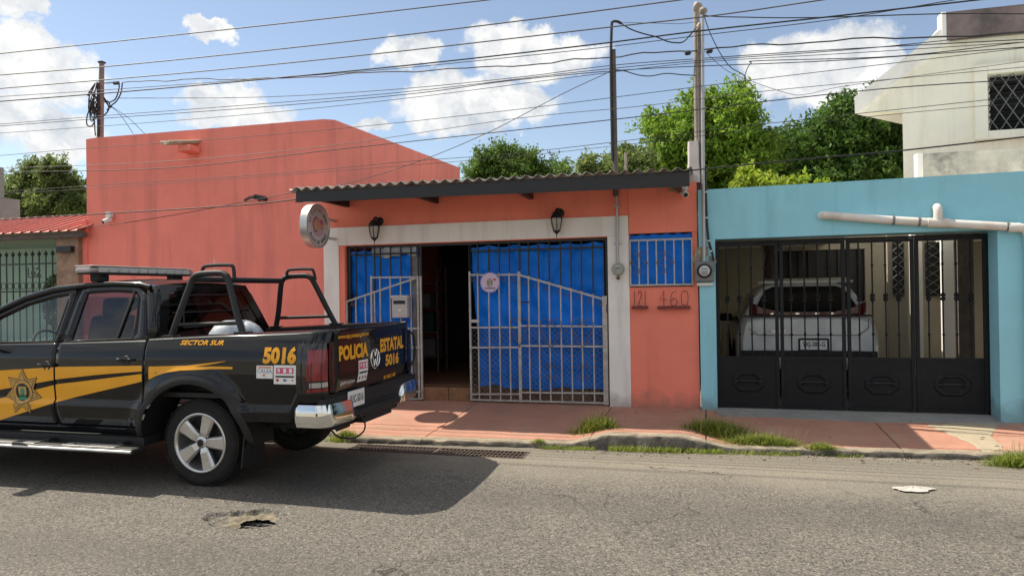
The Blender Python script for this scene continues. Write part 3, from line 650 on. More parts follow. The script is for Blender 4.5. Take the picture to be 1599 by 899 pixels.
# outer black frame
fr = thing('gate_frame', 'black upper grille of thin bars spanning the shop doorway', 'grille', (-3.1, YGt, .2))
xl, xr = OX0+.012, OX1-.012
MB().box(xl, xr, YGt+.03, YGt+.06, 2.30, 2.332).build('top_rail', m_black, parent=fr)
MB().box(xl, xl+.05, YGt+.03, YGt+.06, .15, 2.30).build('jamb', m_black, parent=fr)
MB().box(xr-.05, xr, YGt+.03, YGt+.06, .15, 2.30).build('jamb', m_black, parent=fr)
xdl, xdr = gx(657), gx(734)
for x in (xdl, xdr): MB().box(x-.014, x+.014, YGt+.03, YGt+.06, .15, 2.30).build('door_post', m_black, parent=fr)
for a, b_ in ((xl+.05, xdl-.014), (xdr+.014, xr-.05)): MB().box(a, b_, YGt+.032, YGt+.056, 2.20, 2.222).build('rail', m_black, parent=fr)
# right pair of leaves
SC = 738/230
def rz_(zx, zy): return 730+zx/SC, 360+zy/SC
XR_ = [15, 55, 110, 162, 213, 262, 310, 360, 413, 470, 522, 575, 632, 690]
def zx(v): return gx(730+v/SC)
def zz(vx, vy): return gz(730+vx/SC, 360+vy/SC)
def top_at(v): return 222 if v <= 262 else 222+(v-262)*(345-222)/(690-262)
def bot_at(v): return 848+ (v-15)*.03
rg = thing('iron_gate', 'wide silver iron gate with a sloping top rail over blue tarp', 'gate', (zx(400), YGt, .17))
for v in XR_:
    z0 = zz(v, bot_at(v)); zt_ = zz(v, top_at(v)-10)
    if v in (15, 262, 690):
        wd = {15: .013, 262: .02, 690: .032}[v]
        MB().box(zx(v)-wd, zx(v)+wd, YGt-.014, YGt+.014, z0-.01, zt_+.02).build('stile', m_silver, parent=rg, bevel=.003)
        MB().box(zx(v)-.012, zx(v)+.012, YGt+.03, YGt+.05, zt_, 2.30).build('upper_bar', m_black, parent=rg)
    else:
        MB().box(zx(v)-.0085, zx(v)+.0085, YGt-.0085, YGt+.0085, z0, zt_).build('bar', m_silver, parent=rg)
        MB().box(zx(v)-.0085, zx(v)+.0085, YGt+.012, YGt+.029, zt_-.02, zz(v, 52)).build('upper_bar', m_black, parent=rg)
def rail(a, za, b_, zb_, parent, zf, xf, h=.011, m=m_silver):
    p = Vector((xf(a), YGt-.012, zf(a, za))); q = Vector((xf(b_), YGt-.012, zf(b_, zb_))); d = (q-p)/2; nrm = Vector((-d.z, 0, d.x)).normalized()*h
    MB().obox((p+q)/2, d, (0, .006, 0), nrm).build('rail', m, parent=parent)
for y0 in (485, 585, 818): rail(15, y0, 262, y0-1, rg, zz, zx); rail(262, y0-9, 690, y0-9+4, rg, zz, zx)
rail(15, 222, 262, 221, rg, zz, zx); rail(262, 221, 690, 345, rg, zz, zx, .013); rail(15, 845, 690, 862, rg, zz, zx)
chainlink('wire_mesh', zx(18), zx(688), zz(300, 850), zz(300, 482), YGt+.018, rg)
sc = []
for cx in (420, 578):       # hearts
    x, zt_, zb_ = zx(cx), zz(cx, 462), zz(cx, 582)
    for sg in (1, -1):
        mb = MB().tube(smooth_pts([(x, YGt-.02, zb_), (x+sg*.03, YGt-.02, zb_+.03), (x+sg*.125, YGt-.02, zt_-.10), (x+sg*.14, YGt-.02, zt_), (x+sg*.08, YGt-.02, zt_+.055), (x+sg*.015, YGt-.02, zt_+.01), (x+sg*.05, YGt-.02, zt_-.04), (x+sg*.08, YGt-.02, zt_-.005)], 5), .0055, 6)
        mb.tube(spiral((x+sg*.05, zb_+.03), .035, 1.1, math.pi/2 - sg*math.pi/2, sg), .005, 5); mb.build('scroll', m_scroll, parent=rg)
    xl_ = x; zc_ = zz(cx, 705)
    for sg in (1, -1):
        for up in (1, -1):
            MB().tube([(p[0], p[1]-.012, p[2]) for p in spiral((xl_+sg*.055, zc_+up*.065), .038, 1.2, math.pi if sg > 0 else 0, -sg*up)], .005, 5).build('scroll', m_scroll, parent=rg)
for sg in (1, -1):
    x, zt_, zb_ = zx(262), zz(262, 455), zz(262, 582)
    MB().tube(smooth_pts([(x, YGt-.022, zb_), (x+sg*.10, YGt-.022, zt_-.08), (x+sg*.12, YGt-.022, zt_), (x+sg*.07, YGt-.022, zt_+.04), (x+sg*.02, YGt-.022, zt_)], 5), .0055, 6).build('scroll', m_scroll, parent=rg)
for i, v in enumerate((300, 348, 400, 455, 508, 560, 612, 660)):
    MB().tube(spiral((zx(v), zz(v, top_at(v)+26)), .042, 1.15, rad(80), -1), .005, 5).build('scroll', m_scroll, parent=rg)
for v in (35, 85, 138, 190, 238):
    MB().tube(spiral((zx(v), zz(v, 244)), .04, 1.15, rad(90), 1), .005, 5).build('scroll', m_scroll, parent=rg)
MB().box(zx(14), zx(62), YGt-.03, YGt-.015, zz(40, 460), zz(40, 445)).build('lock_box', m_silver, parent=rg, bevel=.003)
MB().box(zx(275), zx(312), YGt-.02, YGt-.012, zz(290, 362), zz(290, 355)).build('latch', m_black, parent=rg)
for zc_ in (zz(705, 388), ): MB().tube([(zx(703), YGt-.02, zc_-.05), (zx(703), YGt-.02, zc_+.05)], .014, 8).build('hinge', m_rust, parent=rg)
# left leaf
SL = 733/220
def lx(v): return gx(530+v/SL)
def lz(vx, vy): return gz(530+vx/SL, 370+vy/SL)
lg = thing('iron_gate', 'narrow silver iron gate leaf carrying the mailbox left of the doorway', 'gate', (lx(250), YGt, .17))
tl = lambda v: 335+(v-45)*(215-335)/(400-45)
for v in (38, 88, 137, 185):
    wd = .02 if v == 38 else .0085
    MB().box(lx(v)-wd, lx(v)+wd, YGt-wd*.6, YGt+wd*.6, .19, lz(v, tl(v)-8)).build('stile' if v == 38 else 'bar', m_silver, parent=lg)
    if v != 38: MB().box(lx(v)-.0085, lx(v)+.0085, YGt+.012, YGt+.029, lz(v, tl(v)), lz(v, 50)).build('upper_bar', m_black, parent=lg)
for v in (170, 215, 268, 322, 375, 412, 427):
    wd = .013 if v in (170, 412, 427) else .0085
    MB().box(lx(v)-wd, lx(v)+wd, YGt-wd, YGt+wd, lz(v, 842), lz(v, 203)).build('stile' if wd > .01 else 'bar', m_silver, parent=lg)
    if v not in (170, 427): MB().box(lx(v)-.0085, lx(v)+.0085, YGt+.014, YGt+.030, lz(v, 208), lz(v, 50)).build('upper_bar', m_black, parent=lg)
rail(170, 211, 412, 209, lg, lz, lx); rail(38, 337, 405, 213, lg, lz, lx, .012)
for y0 in (475, 573, 802, 840): rail(38, y0+4, 427, y0, lg, lz, lx)
chainlink('wire_mesh', lx(40), lx(425), lz(300, 840), lz(300, 478), YGt+.018, lg)
for v in (75, 125, 172, 222, 275, 330, 380): MB().tube(spiral((lx(v), lz(v, tl(v)+25)), .036, 1.15, rad(100), 1), .005, 5).build('scroll', m_scroll, parent=lg)
# mailbox
m_mail = mat('grey_sheet_mailbox', (.50, .49, .48), .5, var=.12, vs=9, dirt=(.2, .16, .13), dirtamt=.5, dscale=5)
x0, x1, z0, z1 = lx(292), lx(371), lz(330, 418), lz(330, 305)
mbx = thing('mailbox', 'light grey metal mailbox fixed to the narrow gate leaf', 'mailbox', ((x0+x1)/2, YGt-.06, z0))
MB().box(x0, x1, YGt-.11, YGt-.02, z0, z1).build('case', m_mail, parent=mbx, bevel=.008)
MB().box(x0-.015, x1+.012, YGt-.125, YGt-.018, z1-.035, z1+.008).build('lid', m_mail, parent=mbx, bevel=.006)
MB().box(x0+.025, x1-.03, YGt-.1125, YGt-.1105, z1-.115, z1-.065).build('slot', m_ink, parent=mbx)
MB().lathe([(.001,0),(.022,0),(.022,.006),(.001,.006)], ((x0+x1)/2+.005, YGt-.11, lerp(z0, z1, .35)), (0,-1,0), 16).build('emblem', m_plasticw, parent=mbx)
# tarps
def tarp_mat(name, col):
    m = mat(name, col, .42, var=.12, vs=3, bump=.15, bs=300, spec=.22); return m
m_tarp = tarp_mat('blue_tarpaulin', (.002, .19, .80)); m_cloth = mat('pale_grey_cloth', (.40, .42, .44), .8, var=.15, vs=6, bump=.3, bs=40); m_film = mat('grey_plastic_film', (.20, .19, .18), .4, var=.3, vs=6)
def tarp(name, label, x0, x1, zb, zt, Y, m, seed, wob=.02, skew=(0, 0, 0, 0), cat='tarp', nx=90, nz=90, amp=1.0):
    r_ = random.Random(seed); ph = [r_.uniform(0, 6.28) for _ in range(14)]
    def fn(u, v):
        x = lerp(lerp(x0+skew[0], x0+skew[1], v), lerp(x1+skew[2], x1+skew[3], v), u); z = lerp(zb + .02*math.sin(u*9+ph[0]) + .012*math.sin(u*23+ph[1]), zt - .03*abs(math.sin(u*math.pi*5+ph[2]*.2)), v)
        d = .012*math.sin(7*x+3*z+ph[3]) + .010*math.sin(13*x-5*z+ph[4]) + .006*math.sin(23*z+4*x+ph[5]) + .005*math.sin(31*x+ph[6]+2*math.sin(4*z))*v
        d += .014*math.exp(-((x-x0-(z-zb)*.6-.3)/.05)**2) - .012*math.exp(-((x-x0+(z-zb)*.5-1.2)/.045)**2) + .01*math.exp(-((z-zb-.55-.12*math.sin(3*x))/.03)**2)
        for q in (.31, .66): d += .009*math.exp(-((z-lerp(zb, zt, q)-.01*math.sin(5*x))/.012)**2)      # fold creases
        for q in (.27, .55, .81): d += .008*math.exp(-((x-lerp(x0, x1, q)-.015*math.sin(4*z+q*9))/.012)**2)
        d += .02*max(0, v-.82)*math.sin(9*u*math.pi+ph[8]) + .010*math.sin(19*(x+.6*z)+3*math.sin(2.3*x+ph[9]))*(.4+.6*math.sin(2.1*z+ph[10])**2)
        return (x, Y + d*amp*1.5, z)
    o = MB().grid(fn, nx, nz).build(name, m, smooth='all', at=((x0+x1)/2, Y, zb)); return tag(o, label, cat)
tarp('blue_tarp', 'wide blue tarp hung behind the sloping silver gate', zx(14)+.0, zx(682), zz(350, 795), zz(350, 62), YGt+.105, m_tarp, 1, skew=(.10, 0, 0, 0))
tarp('blue_tarp', 'narrow blue tarp hung behind the gate leaf with the mailbox', lx(47), lx(402), .34, lz(200, 62), YGt+.105, m_tarp, 2, nx=30)
tarp('grey_cloth', 'pale grey cloth folded over the top of the narrow blue tarp', lx(162), lx(398), lz(280, 98), lz(280, 45), YGt+.062, m_cloth, 3, cat='cloth', nx=24, nz=10, amp=.5)
tarp('plastic_film', 'strip of dull grey plastic film at the door edge of the narrow gate', lx(372), lx(416), .42, lz(390, 92), YGt+.068, m_film, 4, cat='film', nx=10, nz=40, amp=.5)
# starburst poster
sc0 = P(765, 441, YGt-.035); sbm = MB(); k = 26; R1, R2 = .145, .120
poly = [((R1 if i % 2 == 0 else R2)*math.cos(math.pi*i/k), (R1 if i % 2 == 0 else R2)*math.sin(math.pi*i/k)) for i in range(2*k)]
m_lilac = mat('lilac_card', (.62, .50, .66), .6, var=.05)
sb = thing('starburst_notice', 'lilac starburst paper notice tied to the wide silver gate', 'notice', tuple(sc0))
Ys = YGt-.035
sbm.prism(poly, lambda u, v, w_: (sc0.x+u, Ys+w_, sc0.z+v), 0, .004); sbm.build('card', m_lilac, parent=sb)
def flat(name, poly, Y, m, parent, cx=0, cz=0): return MB().prism(poly, lambda u, v, w_: (cx+u, Y+w_, cz+v), 0, .0015).build(name, m, parent=parent)
m_olive = mat('olive_print', (.25, .23, .08), .6, var=.5, vs=60)
circ = lambda r, n=20, sy=1: [(r*math.cos(2*math.pi*i/n), sy*r*math.sin(2*math.pi*i/n)) for i in range(n)]
flat('picture', circ(.042, 20, 1.3), Ys-.003, m_olive, sb, sc0.x-.004, sc0.z-.002)
flat('picture', [(-.012,-.04),(.012,-.04),(.012,.035),(-.012,.035)], Ys-.006, m_sticker, sb, sc0.x-.0, sc0.z)
flat('picture', [(-.006,-.03),(.006,-.03),(.006,.025),(-.006,.025)], Ys-.009, m_ink, sb, sc0.x+.001, sc0.z)
flat('red_mark', circ(.022, 12, .6), Ys-.003, m_redink, sb, sc0.x+.066, sc0.z+.038)
flat('caption', [(-.075,-.006),(.075,-.006),(.075,.006),(-.075,.006)], Ys-.003, m_ink, sb, sc0.x, sc0.z-.078)
# round sign
sgc = P(492, 353, 8.64); SXc = sgc.x
m_alu = mat('brushed_aluminium_rim', (.55, .56, .55), .38, metal=.7, var=.1, vs=6)
m_face = mat('sign_face_white', (.66, .62, .62), .5, var=.04); 
sg = thing('round_sign', 'round double-sided shop sign with pink print hanging off the white surround', 'sign', (SXc, 8.64, sgc.z))
Rz = (P(492, 319, 8.64).z - P(492, 388, 8.64).z)/2
MB().lathe([(Rz-.025,-.05),(Rz,-.055),(Rz,.055),(Rz-.025,.05)], (SXc, 8.64, sgc.z), (1,0,0), 48, cap=False).build('rim', m_alu, parent=sg, smooth=True, solid=.004)
MB().lathe([(.001,-.045),(Rz-.02,-.045),(Rz-.02,.045),(.001,.045)], (SXc, 8.64, sgc.z), (1,0,0), 48).build('face', m_face, parent=sg)
for dz in (.12, -.14): MB().tube([(SXc, 8.64+Rz*.85, sgc.z+dz), (SXc, YF, sgc.z+dz)], .022, 8).build('bracket', m_alu, parent=sg)
xf = SXc+.047
sm = lambda r, a: (xf, 8.64+r*math.cos(a), sgc.z+r*math.sin(a))
def sflat(name, poly, m, d=0): MB().prism(poly, lambda u, v, w_: (xf+d+w_, 8.64+u, sgc.z+v), 0, .0012).build(name, m, parent=sg)
m_rose = mat('rose_print', (.55, .16, .26), .5); m_peach = mat('peach_print', (.66, .38, .28), .5); m_pale = mat('pale_pink_print', (.62, .42, .52), .5)
sflat('emblem', [(.5*Rz*math.cos(t)*.95, .5*Rz*math.sin(t)*.6-.06) for t in [math.pi+i*math.pi/12 for i in range(13)]], m_pale)
sflat('emblem', [(u-.05, v+.02) for u, v in circ(.095, 20, 1.1)], m_rose); sflat('emblem', [(u-.03, v+.01) for u, v in circ(.08, 20, 1.05)], m_peach, .002)
sflat('emblem', [(u+.085, v+.03) for u, v in circ(.065, 20, 1.0)], m_rose); sflat('emblem', [(u+.095, v-.01) for u, v in circ(.05, 20, .9)], m_peach, .002)
def ring_text(s, r, a0, a1, hgt, up):
    n = len(s)
    for i, ch in enumerate(s):
        if ch == ' ': continue
        a = lerp(a0, a1, i/(n-1)); rd = Vector((math.cos(a), math.sin(a))); tg = Vector((math.sin(a), -math.cos(a)))*(1 if up else -1); vv = rd*(1 if up else -1)
        text_on(ch, lambda u, v: (xf+.001, 8.64+rd.x*r+tg.x*(u-.5)*hgt*.7+vv.x*(v-.5)*hgt, sgc.z+rd.y*r+tg.y*(u-.5)*hgt*.7+vv.y*(v-.5)*hgt), 'letter', m_ink if (a > 2.2 or a < .9 or not up) else m_rose, sg, .01)
ring_text('LA CASA DEL BEBE', Rz*.72, rad(165), rad(15), .045, True)
ring_text('BAZAR DE BEBES', Rz*.74, rad(212), rad(328), .045, False)
# wall lanterns
m_lampglass = mat('frosted_lamp_glass', (.42, .40, .36), .25, var=.15, vs=20)
def lantern(px, py, label):
    c = P(px, py, YF-.14); t = thing('wall_lantern', label, 'lantern', (c.x, YF, c.z), 'wall lanterns over the shop door')
    z = c.z; y = YF-.14
    MB().lathe([(.001,0),(.06,0),(.05,.02),(.03,.028),(.001,.028)], (c.x+.02, YF-.002, z+.15), (0,-1,0), 16).build('back_plate', m_black, parent=t)
    MB().tube(smooth_pts([(c.x+.02, YF-.02, z+.15), (c.x+.015, YF-.10, z+.19), (c.x, y, z+.175), (c.x, y, z+.12)], 4), .016, 8).build('arm', m_black, parent=t)
    MB().lathe([(.012,.165),(.045,.15),(.07,.11),(.085,.08),(.088,.068),(.0,.068)], (c.x, y, z), (0,0,1), 6, cap=False).build('hood', m_black, parent=t)
    gl = MB().lathe([(.072,.067),(.066,0),(.042,-.095),(.001,-.096)], (c.x, y, z), (0,0,1), 6, cap=False).build('glass', m_lampglass, parent=t)
    for k in range(6):
        a = rad(60*k); d = Vector((0, 0, 0)); ax = Vector((0,0,1)); o = Vector((0,0,1)).orthogonal().normalized(); b_ = ax.cross(o); dr = o*math.cos(a)+b_*math.sin(a)
        MB().tube([Vector((c.x, y, z+.068))+dr*.075, Vector((c.x, y, z))+dr*.069, Vector((c.x, y, z-.096))+dr*.045], .006, 5).build('rib', m_black, parent=t)
    MB().lathe([(.048,-.09),(.046,-.105),(.022,-.12),(.014,-.135),(.006,-.14),(.004,-.185),(.001,-.187)], (c.x, y, z), (0,0,1), 10).build('finial', m_black, parent=t)
lantern(584.5, 361, 'black wall lantern above the narrow gate leaf, nearer the round sign')
lantern(869, 349, 'black wall lantern above the wide tarp-backed gate')
# shop window grille + tarp
wg = thing('window_grille', 'silver window grille with scrollwork over the small tarp-covered shop window', 'grille', ((WX0+WX1)/2, YF-.01, WZ0))
x0, x1 = WX0+.012, WX1-.004; z0, z1 = WZ0+.025, WZ1-.085; yg = YF-.035
for z in (z0, z1): MB().box(x0, x1, yg-.008, yg+.008, z-.011, z+.011).build('rail', m_silver, parent=wg)
for i in range(8):
    x = lerp(x0, x1, i/7); MB().box(x-.0075, x+.0075, yg-.0075, yg+.0074, z0-.01, z1+.01).build('bar', m_silver, parent=wg)
for i in (1, 4):
    xc = lerp(x0, x1, i/7); zc = (z0+z1)/2
    for sg_ in (1, -1):
        mb = MB().tube(smooth_pts([(xc, yg-.011, zc+.1), (xc+sg_*.03, yg-.011, zc+.05), (xc+sg_*.09, yg-.011, zc), (xc+sg_*.03, yg-.011, zc-.05), (xc, yg-.011, zc-.1)], 4), .0045, 5)
        for up in (1, -1): mb.tube([(p[0], yg-.011, p[2]) for p in spiral((xc+sg_*.035, zc+up*.115), .032, 1.1, rad(180) if sg_ > 0 else 0, -sg_*up)], .0045, 5)
        mb.tube([(p[0], yg-.011, p[2]) for p in spiral((xc+sg_*.095, zc), .03, 1.1, rad(90), sg_)], .0045, 5); mb.build('scroll', m_scroll, parent=wg)
tarp('blue_tarp', 'blue tarp filling the small grilled shop window', WX0+.005, WX1-.005, WZ0+.01, WZ1+.01, YF+.06, m_tarp, 9, nx=24, nz=24, amp=.5)
MB().box(WX0+.002, WX1-.002, YF+.02, YF+.04, WZ0+.001, WZ0+.03).build('window_sill', m_black, parent=shop)
# number shelves
def shelf(px0, px1, label, digits):
    a = P(px0, 480, YF-.02); b_ = P(px1, 480, YF-.02); t = thing('number_shelf', label, 'house number', ((a.x+b_.x)/2, YF-.03, a.z), 'number shelves under the shop window')
    m_num = mat('dark_red_painted_shelf', (.16, .03, .028), .6)
    MB().box(a.x, b_.x, YF-.09, YF-.001, a.z-.018, a.z+.018).build('shelf', m_num, parent=t, bevel=.003)
    n = len(digits); w_ = (b_.x-a.x)/n
    strokes = {'1': [[(.5, 0), (.5, 1)]], '2': [[(.12, .78), (.3, .98), (.7, .98), (.88, .75), (.6, .45), (.12, .02), (.9, .02)]], '4': [[(.62, 0), (.62, 1), (.1, .42), (.95, .42)]],
               '6': [[(.85, .95), (.4, .9), (.12, .45), (.2, .08), (.6, .0), (.88, .2), (.75, .45), (.4, .48), (.18, .3)]], '0': [[(.5, 0), (.15, .15), (.12, .8), (.5, 1), (.88, .8), (.85, .15), (.5, 0)]]}
    for i, ch in enumerate(digits):
        for st_ in strokes[ch]:
            pp = [(a.x+w_*(i+.12+.76*u), YF-.03, a.z+.02+.19*v) for u, v in st_]
            if ch in '260': pp = smooth_pts(pp, 4)
            MB().tube(pp, .0042, 6).build('numeral', m_num, parent=t)
shelf(987, 1012, 'short dark red shelf with wire numerals 121, nearer the white surround', '121'); shelf(1027, 1078, 'longer dark red shelf with wire numerals 460, nearer the blue wall', '460')
# cctv under the awning, box beside it
cctv(1069, 303, YF-.02, 'white bullet camera under the right end of the awning', -1, 1.0)
a = P(1051, 293, YF-.02); jb = MB().box(a.x-.05, a.x+.05, YF-.075, YF-.022, a.z-.05, a.z+.05).build('junction_box', m_conc, bevel=.008, at=(a.x, YF-.02, a.z-.05)); tag(jb, 'square grey junction box beside the bullet camera under the awning', 'box')
# meters and conduits
c = P(965, 420, YF-.07); t = thing('electricity_meter', 'pale green electricity meter on the white surround with a conduit rising above', 'meter', (c.x, YF, c.z-.15))
MB().lathe([(.001,0),(.075,0),(.085,.03),(.08,.07),(.07,.09),(.001,.092)], (c.x, YF-.017, c.z+.0), (0,-1,0), 8).build('body', m_meter, parent=t, bevel=.006)
MB().box(c.x-.035, c.x+.035, YF-.114, YF-.108, c.z-.0, c.z+.035).build('dial', m_paper, parent=t)
MB().box(c.x-.03, c.x+.03, YF-.117, YF-.1145, c.z+.005, c.z+.018).build('display', m_ink, parent=t)
MB().lathe([(.02,0),(.024,.04),(.015,.06),(.001,.06)], (c.x+.003, YF-.05, c.z-.115), (0,-1,0), 10).build('seal', m_rust, parent=t); MB().tube([(c.x, YF-.03, c.z-.06), (c.x, YF-.03, c.z-.12)], .012, 8).build('stub', m_meter, parent=t)
cx_ = c.x; ztop = P(963, 292, YF-.04).z
cp = thing('conduit', 'grey conduit running down the white surround to the pale green meter', 'conduit', (cx_, YF-.04, c.z+.09))
MB().tube([(cx_-.004, YF-.045, c.z+.075), (cx_-.008, YF-.045, ztop+.12)], .017, 10).build('pipe', m_pipe, parent=cp, smooth=True)
for z in (c.z+.33, ztop-.25): MB().box(cx_-.05, cx_+.04, YF-.07, YF-.03, z-.008, z+.008).build('clamp', m_pipe, parent=cp)
# second meter on blue pillar
ybf = yb(.0)
c = P(1100, 423, ybf-.06); t = thing('electricity_meter', 'dark grey square meter box with a round dial on the blue pillar', 'meter', (c.x, ybf, c.z-.13))
MB().box(c.x-.115, c.x+.115, ybf-.10, ybf-.001, c.z-.13, c.z+.12).build('case', m_plasticg, parent=t, bevel=.01)
MB().lathe([(.001,0),(.088,0),(.088,.02),(.078,.035),(.074,.04),(.001,.041)], (c.x, ybf-.10, c.z), (0,-1,0), 28).build('dial_ring', m_black, parent=t, smooth=True)
MB().lathe([(.001,.0),(.066,.0),(.064,.02),(.05,.03),(.001,.032)], (c.x, ybf-.135, c.z), (0,-1,0), 28).build('dial', m_paper, parent=t, smooth=True)
for z in (c.z+.02, c.z-.012, c.z-.035): MB().box(c.x-.035, c.x+.035, ybf-.1685, ybf-.166, z-.005, z+.003).build('dial_mark', m_ink, parent=t)
MB().box(c.x-.09, c.x+.10, ybf-.05, ybf-.002, c.z-.18, c.z-.145).build('label_strip', m_plasticw, parent=t)
MB().grid(lambda u, v: (c.x+(u-.5)*.30*(1-.4*v), ybf-.002-.012*math.sin(u*9)*math.sin(v*7), c.z+.10+.20*v), 10, 8).build('mortar_patch', m_conc, parent=t)
m2x, m2z = c.x, c.z
# pvc drain pipe along blue wall
pv = thing('drain_pipe', 'white PVC rain pipe slanting across the blue garage wall', 'pipe', (2.2, 9.0, 2.3))
def bp3(px, py, off=.06):
    x = P(px, py, 9.0).x; y = yb(x)-off; q = P(px, py, y); return q
pts_ = [bp3(1286, 336), bp3(1380, 343), bp3(1465, 348), bp3(1590, 355)]
e1 = bp3(1592, 356); 
MB().tube([pts_[0]+Vector((-.02, .05, 0)), pts_[0], pts_[1], pts_[2], pts_[3]], .047, 14).build('pipe', m_pvc, parent=pv, smooth=True)
MB().tube([pts_[3]+Vector((-.10, 0, .0)), pts_[3], pts_[3]+Vector((.07, 0, -.02)), pts_[3]+Vector((.10, 0, -.10)), pts_[3]+Vector((.10, 0, -.2))], .051, 14).build('elbow', m_pvc, parent=pv, smooth=True)
MB().tube([pts_[3]+Vector((.10, 0, -.19)), Vector((pts_[3].x+.10, pts_[3].y, .16))], .047, 14).build('pipe', m_pvc, parent=pv, smooth=True)
tq = bp3(1465, 348); MB().tube([tq+Vector((-.11, 0, .008)), tq+Vector((.11, 0, -.008))], .053, 14).build('tee', m_pvc, parent=pv, smooth=True)
MB().tube(smooth_pts([tq, tq+Vector((0, 0, .12)), tq+Vector((0, .02, .17)), tq+Vector((0, .09, .185))], 5), .047, 14).build('elbow', m_pvc, parent=pv, smooth=True)
for px, py in ((1395, 344), (1435, 346), (1573, 354)):
    q = bp3(px, py); MB().lathe([(.050,-.012),(.052,-.012),(.052,.012),(.050,.012)], q, (1, -.06, -.05), 16, cap=False).build('clamp', m_plasticg, parent=pv)
# ------------------------------------------------------------------ garage gate
YGG = 9.24
GS = 1060/519
def Gx(v): return P(1080+v/GS, 500, YGG).x
def Gz(vx, vy): return P(1080+vx/GS, 260+vy/GS, YGG).z
zpan, zbot, ztop_ = Gz(500, 612), Gz(500, 775), Gz(500, 235)
def gbar(mb, x, z0, z1):
    prof = [(.0085, 0), (.0085, .08)]
    zk = [(lerp(z0, z1, .20), .016, .012), (lerp(z0, z1, .52), .029, .05), (lerp(z0, z1, .80), .016, .012)]
    p = [(z0, .009)]
    for zc, r_, h in zk:
        if r_ > .02: p += [(zc-h, .009), (zc-h*.6, r_), (zc-.008, r_*.9), (zc, .012), (zc+.008, r_*.9), (zc+h*.6, r_), (zc+h, .009)]
        else: p += [(zc-h-.006, .009), (zc-h*.4, r_), (zc+h*.4, r_), (zc+h+.006, .009)]
    p.append((z1, .009)); mb.lathe([(r_, z-z0) for z, r_ in p], (x, YGG, z0), (0,0,1), 8)
leaves = [('leftmost', [85, 115, 153, 192, 232, 272]), ('second from the left', [288, 318, 361, 403, 443, 485]), ('third from the left', [502, 535, 578, 620, 661, 705]), ('rightmost', [720, 757, 803, 846, 892, 937])]
hsrc = {}
for nm, xs in leaves:
    a, b_ = Gx(xs[0]), Gx(xs[-1]); t = thing('garage_gate_leaf', 'charcoal iron garage gate leaf with a solid foot panel, ' + nm + ' of four', 'gate', ((a+b_)/2, YGG, zbot), 'garage gate leaves')
    zl = zbot-.0; s_ = .02
    MB().box(a-s_, a+s_, YGG-.018, YGG+.018, zl, ztop_).build('stile', m_darkgate, parent=t, bevel=.003); MB().box(b_-s_, b_+s_, YGG-.018, YGG+.018, zl, ztop_).build('stile', m_darkgate, parent=t, bevel=.003)
    for z in (ztop_-.018, zpan+.0, zl+.02): MB().box(a+s_, b_-s_, YGG-.0175, YGG+.0175, z-.018, z+.018).build('rail', m_darkgate, parent=t)
    pn = MB().box(a+s_, b_-s_, YGG-.004, YGG+.004, zl+.038, zpan-.018).build('foot_panel', m_darkgate, parent=t)
    xc, zc = (a+b_)/2, lerp(zl, zpan, .52); w_ = (b_-a)*.28
    oct_ = [(-w_, -.05), (-w_*.55, -.13), (w_*.55, -.13), (w_, -.05), (w_, .05), (w_*.55, .13), (-w_*.55, .13), (-w_, .05)]
    mb = MB(); n = 8
    mb.add([(xc+u, YGG-.0045, zc+v) for u, v in oct_] + [(xc+u*.9, YGG-.018, zc+v*.88) for u, v in oct_] + [(xc+u*.72, YGG-.018, zc+v*.68) for u, v in oct_] + [(xc+u*.62, YGG-.006, zc+v*.55) for u, v in oct_],
           [(r0*n+i, r0*n+(i+1) % n, (r0+1)*n+(i+1) % n, (r0+1)*n+i) for r0 in range(3) for i in range(n)] + [tuple(24+i for i in range(8))]); mb.build('raised_moulding', m_darkgate, parent=t)
    hb = MB().tube(smooth_pts([(xc-w_*.62, YGG-.02, zc), (xc-w_*.5, YGG-.055, zc+.01), (xc, YGG-.06, zc+.014), (xc+w_*.5, YGG-.055, zc+.01), (xc+w_*.62, YGG-.02, zc)], 5), .011, 8)
    for sgn in (-1, 1): hb.lathe([(.001,-.04),(.016,-.02),(.018,0),(.012,.02),(.001,.05)], (xc+sgn*w_*.62, YGG-.024, zc), (sgn,0,0), 8)
    hb.build('handle', m_black, parent=t, smooth=True)
    for v in xs[1:-1]:
        mb = MB(); gbar(mb, Gx(v), zpan+.018, ztop_-.036); mb.build('bar', m_darkgate, parent=t, smooth=True)
MB().box(GXL+.001, Gx(85)-.021, YGG-.02, YGG+.02, .14, ztop_).build('gate_post', m_darkgate, parent=gar); MB().box(Gx(937)+.021, GXR+.018, YGG-.02, YGG+.02, .14, ztop_).build('gate_post', m_darkgate, parent=gar)
MB().box(GXL+.001, GXR+.018, YGG-.02, YGG+.02, ztop_+.003, ztop_+.028).build('gate_head', m_darkgate, parent=gar)
# ------------------------------------------------------------------ police pickup
TY = 6.04; RX, FX = -4.235, -7.33; WZ, RA = .385, .535
def paint(name, col, rough):
    m = mat(name, col, rough, var=.15, vs=3, coat=.75, spec=.05); m.node_tree.nodes['Principled BSDF'].inputs['Coat Roughness'].default_value = .05; return m
m_car = paint('black_car_paint', (.0045, .0047, .0055), .32)
m_trim = mat('black_plastic_trim', (.010, .010, .011), .62, var=.25, vs=20, bump=.1, bs=150)
m_yel = mat('amber_vinyl', (.80, .37, .02), .42, var=.05, coat=.15, spec=.3, vs=3)
m_chrome = mat('chrome', (.72, .72, .72), .07, metal=1.0, var=.04, vs=3)
m_tyre = mat('tyre_rubber', (.013, .0125, .012), .85, var=.35, vs=9, bump=.3, bs=60, dirt=(.06, .053, .045), dirtamt=.4, dscale=5)
m_alloy = mat('alloy_rim', (.62, .62, .61), .26, metal=.85, var=.06)
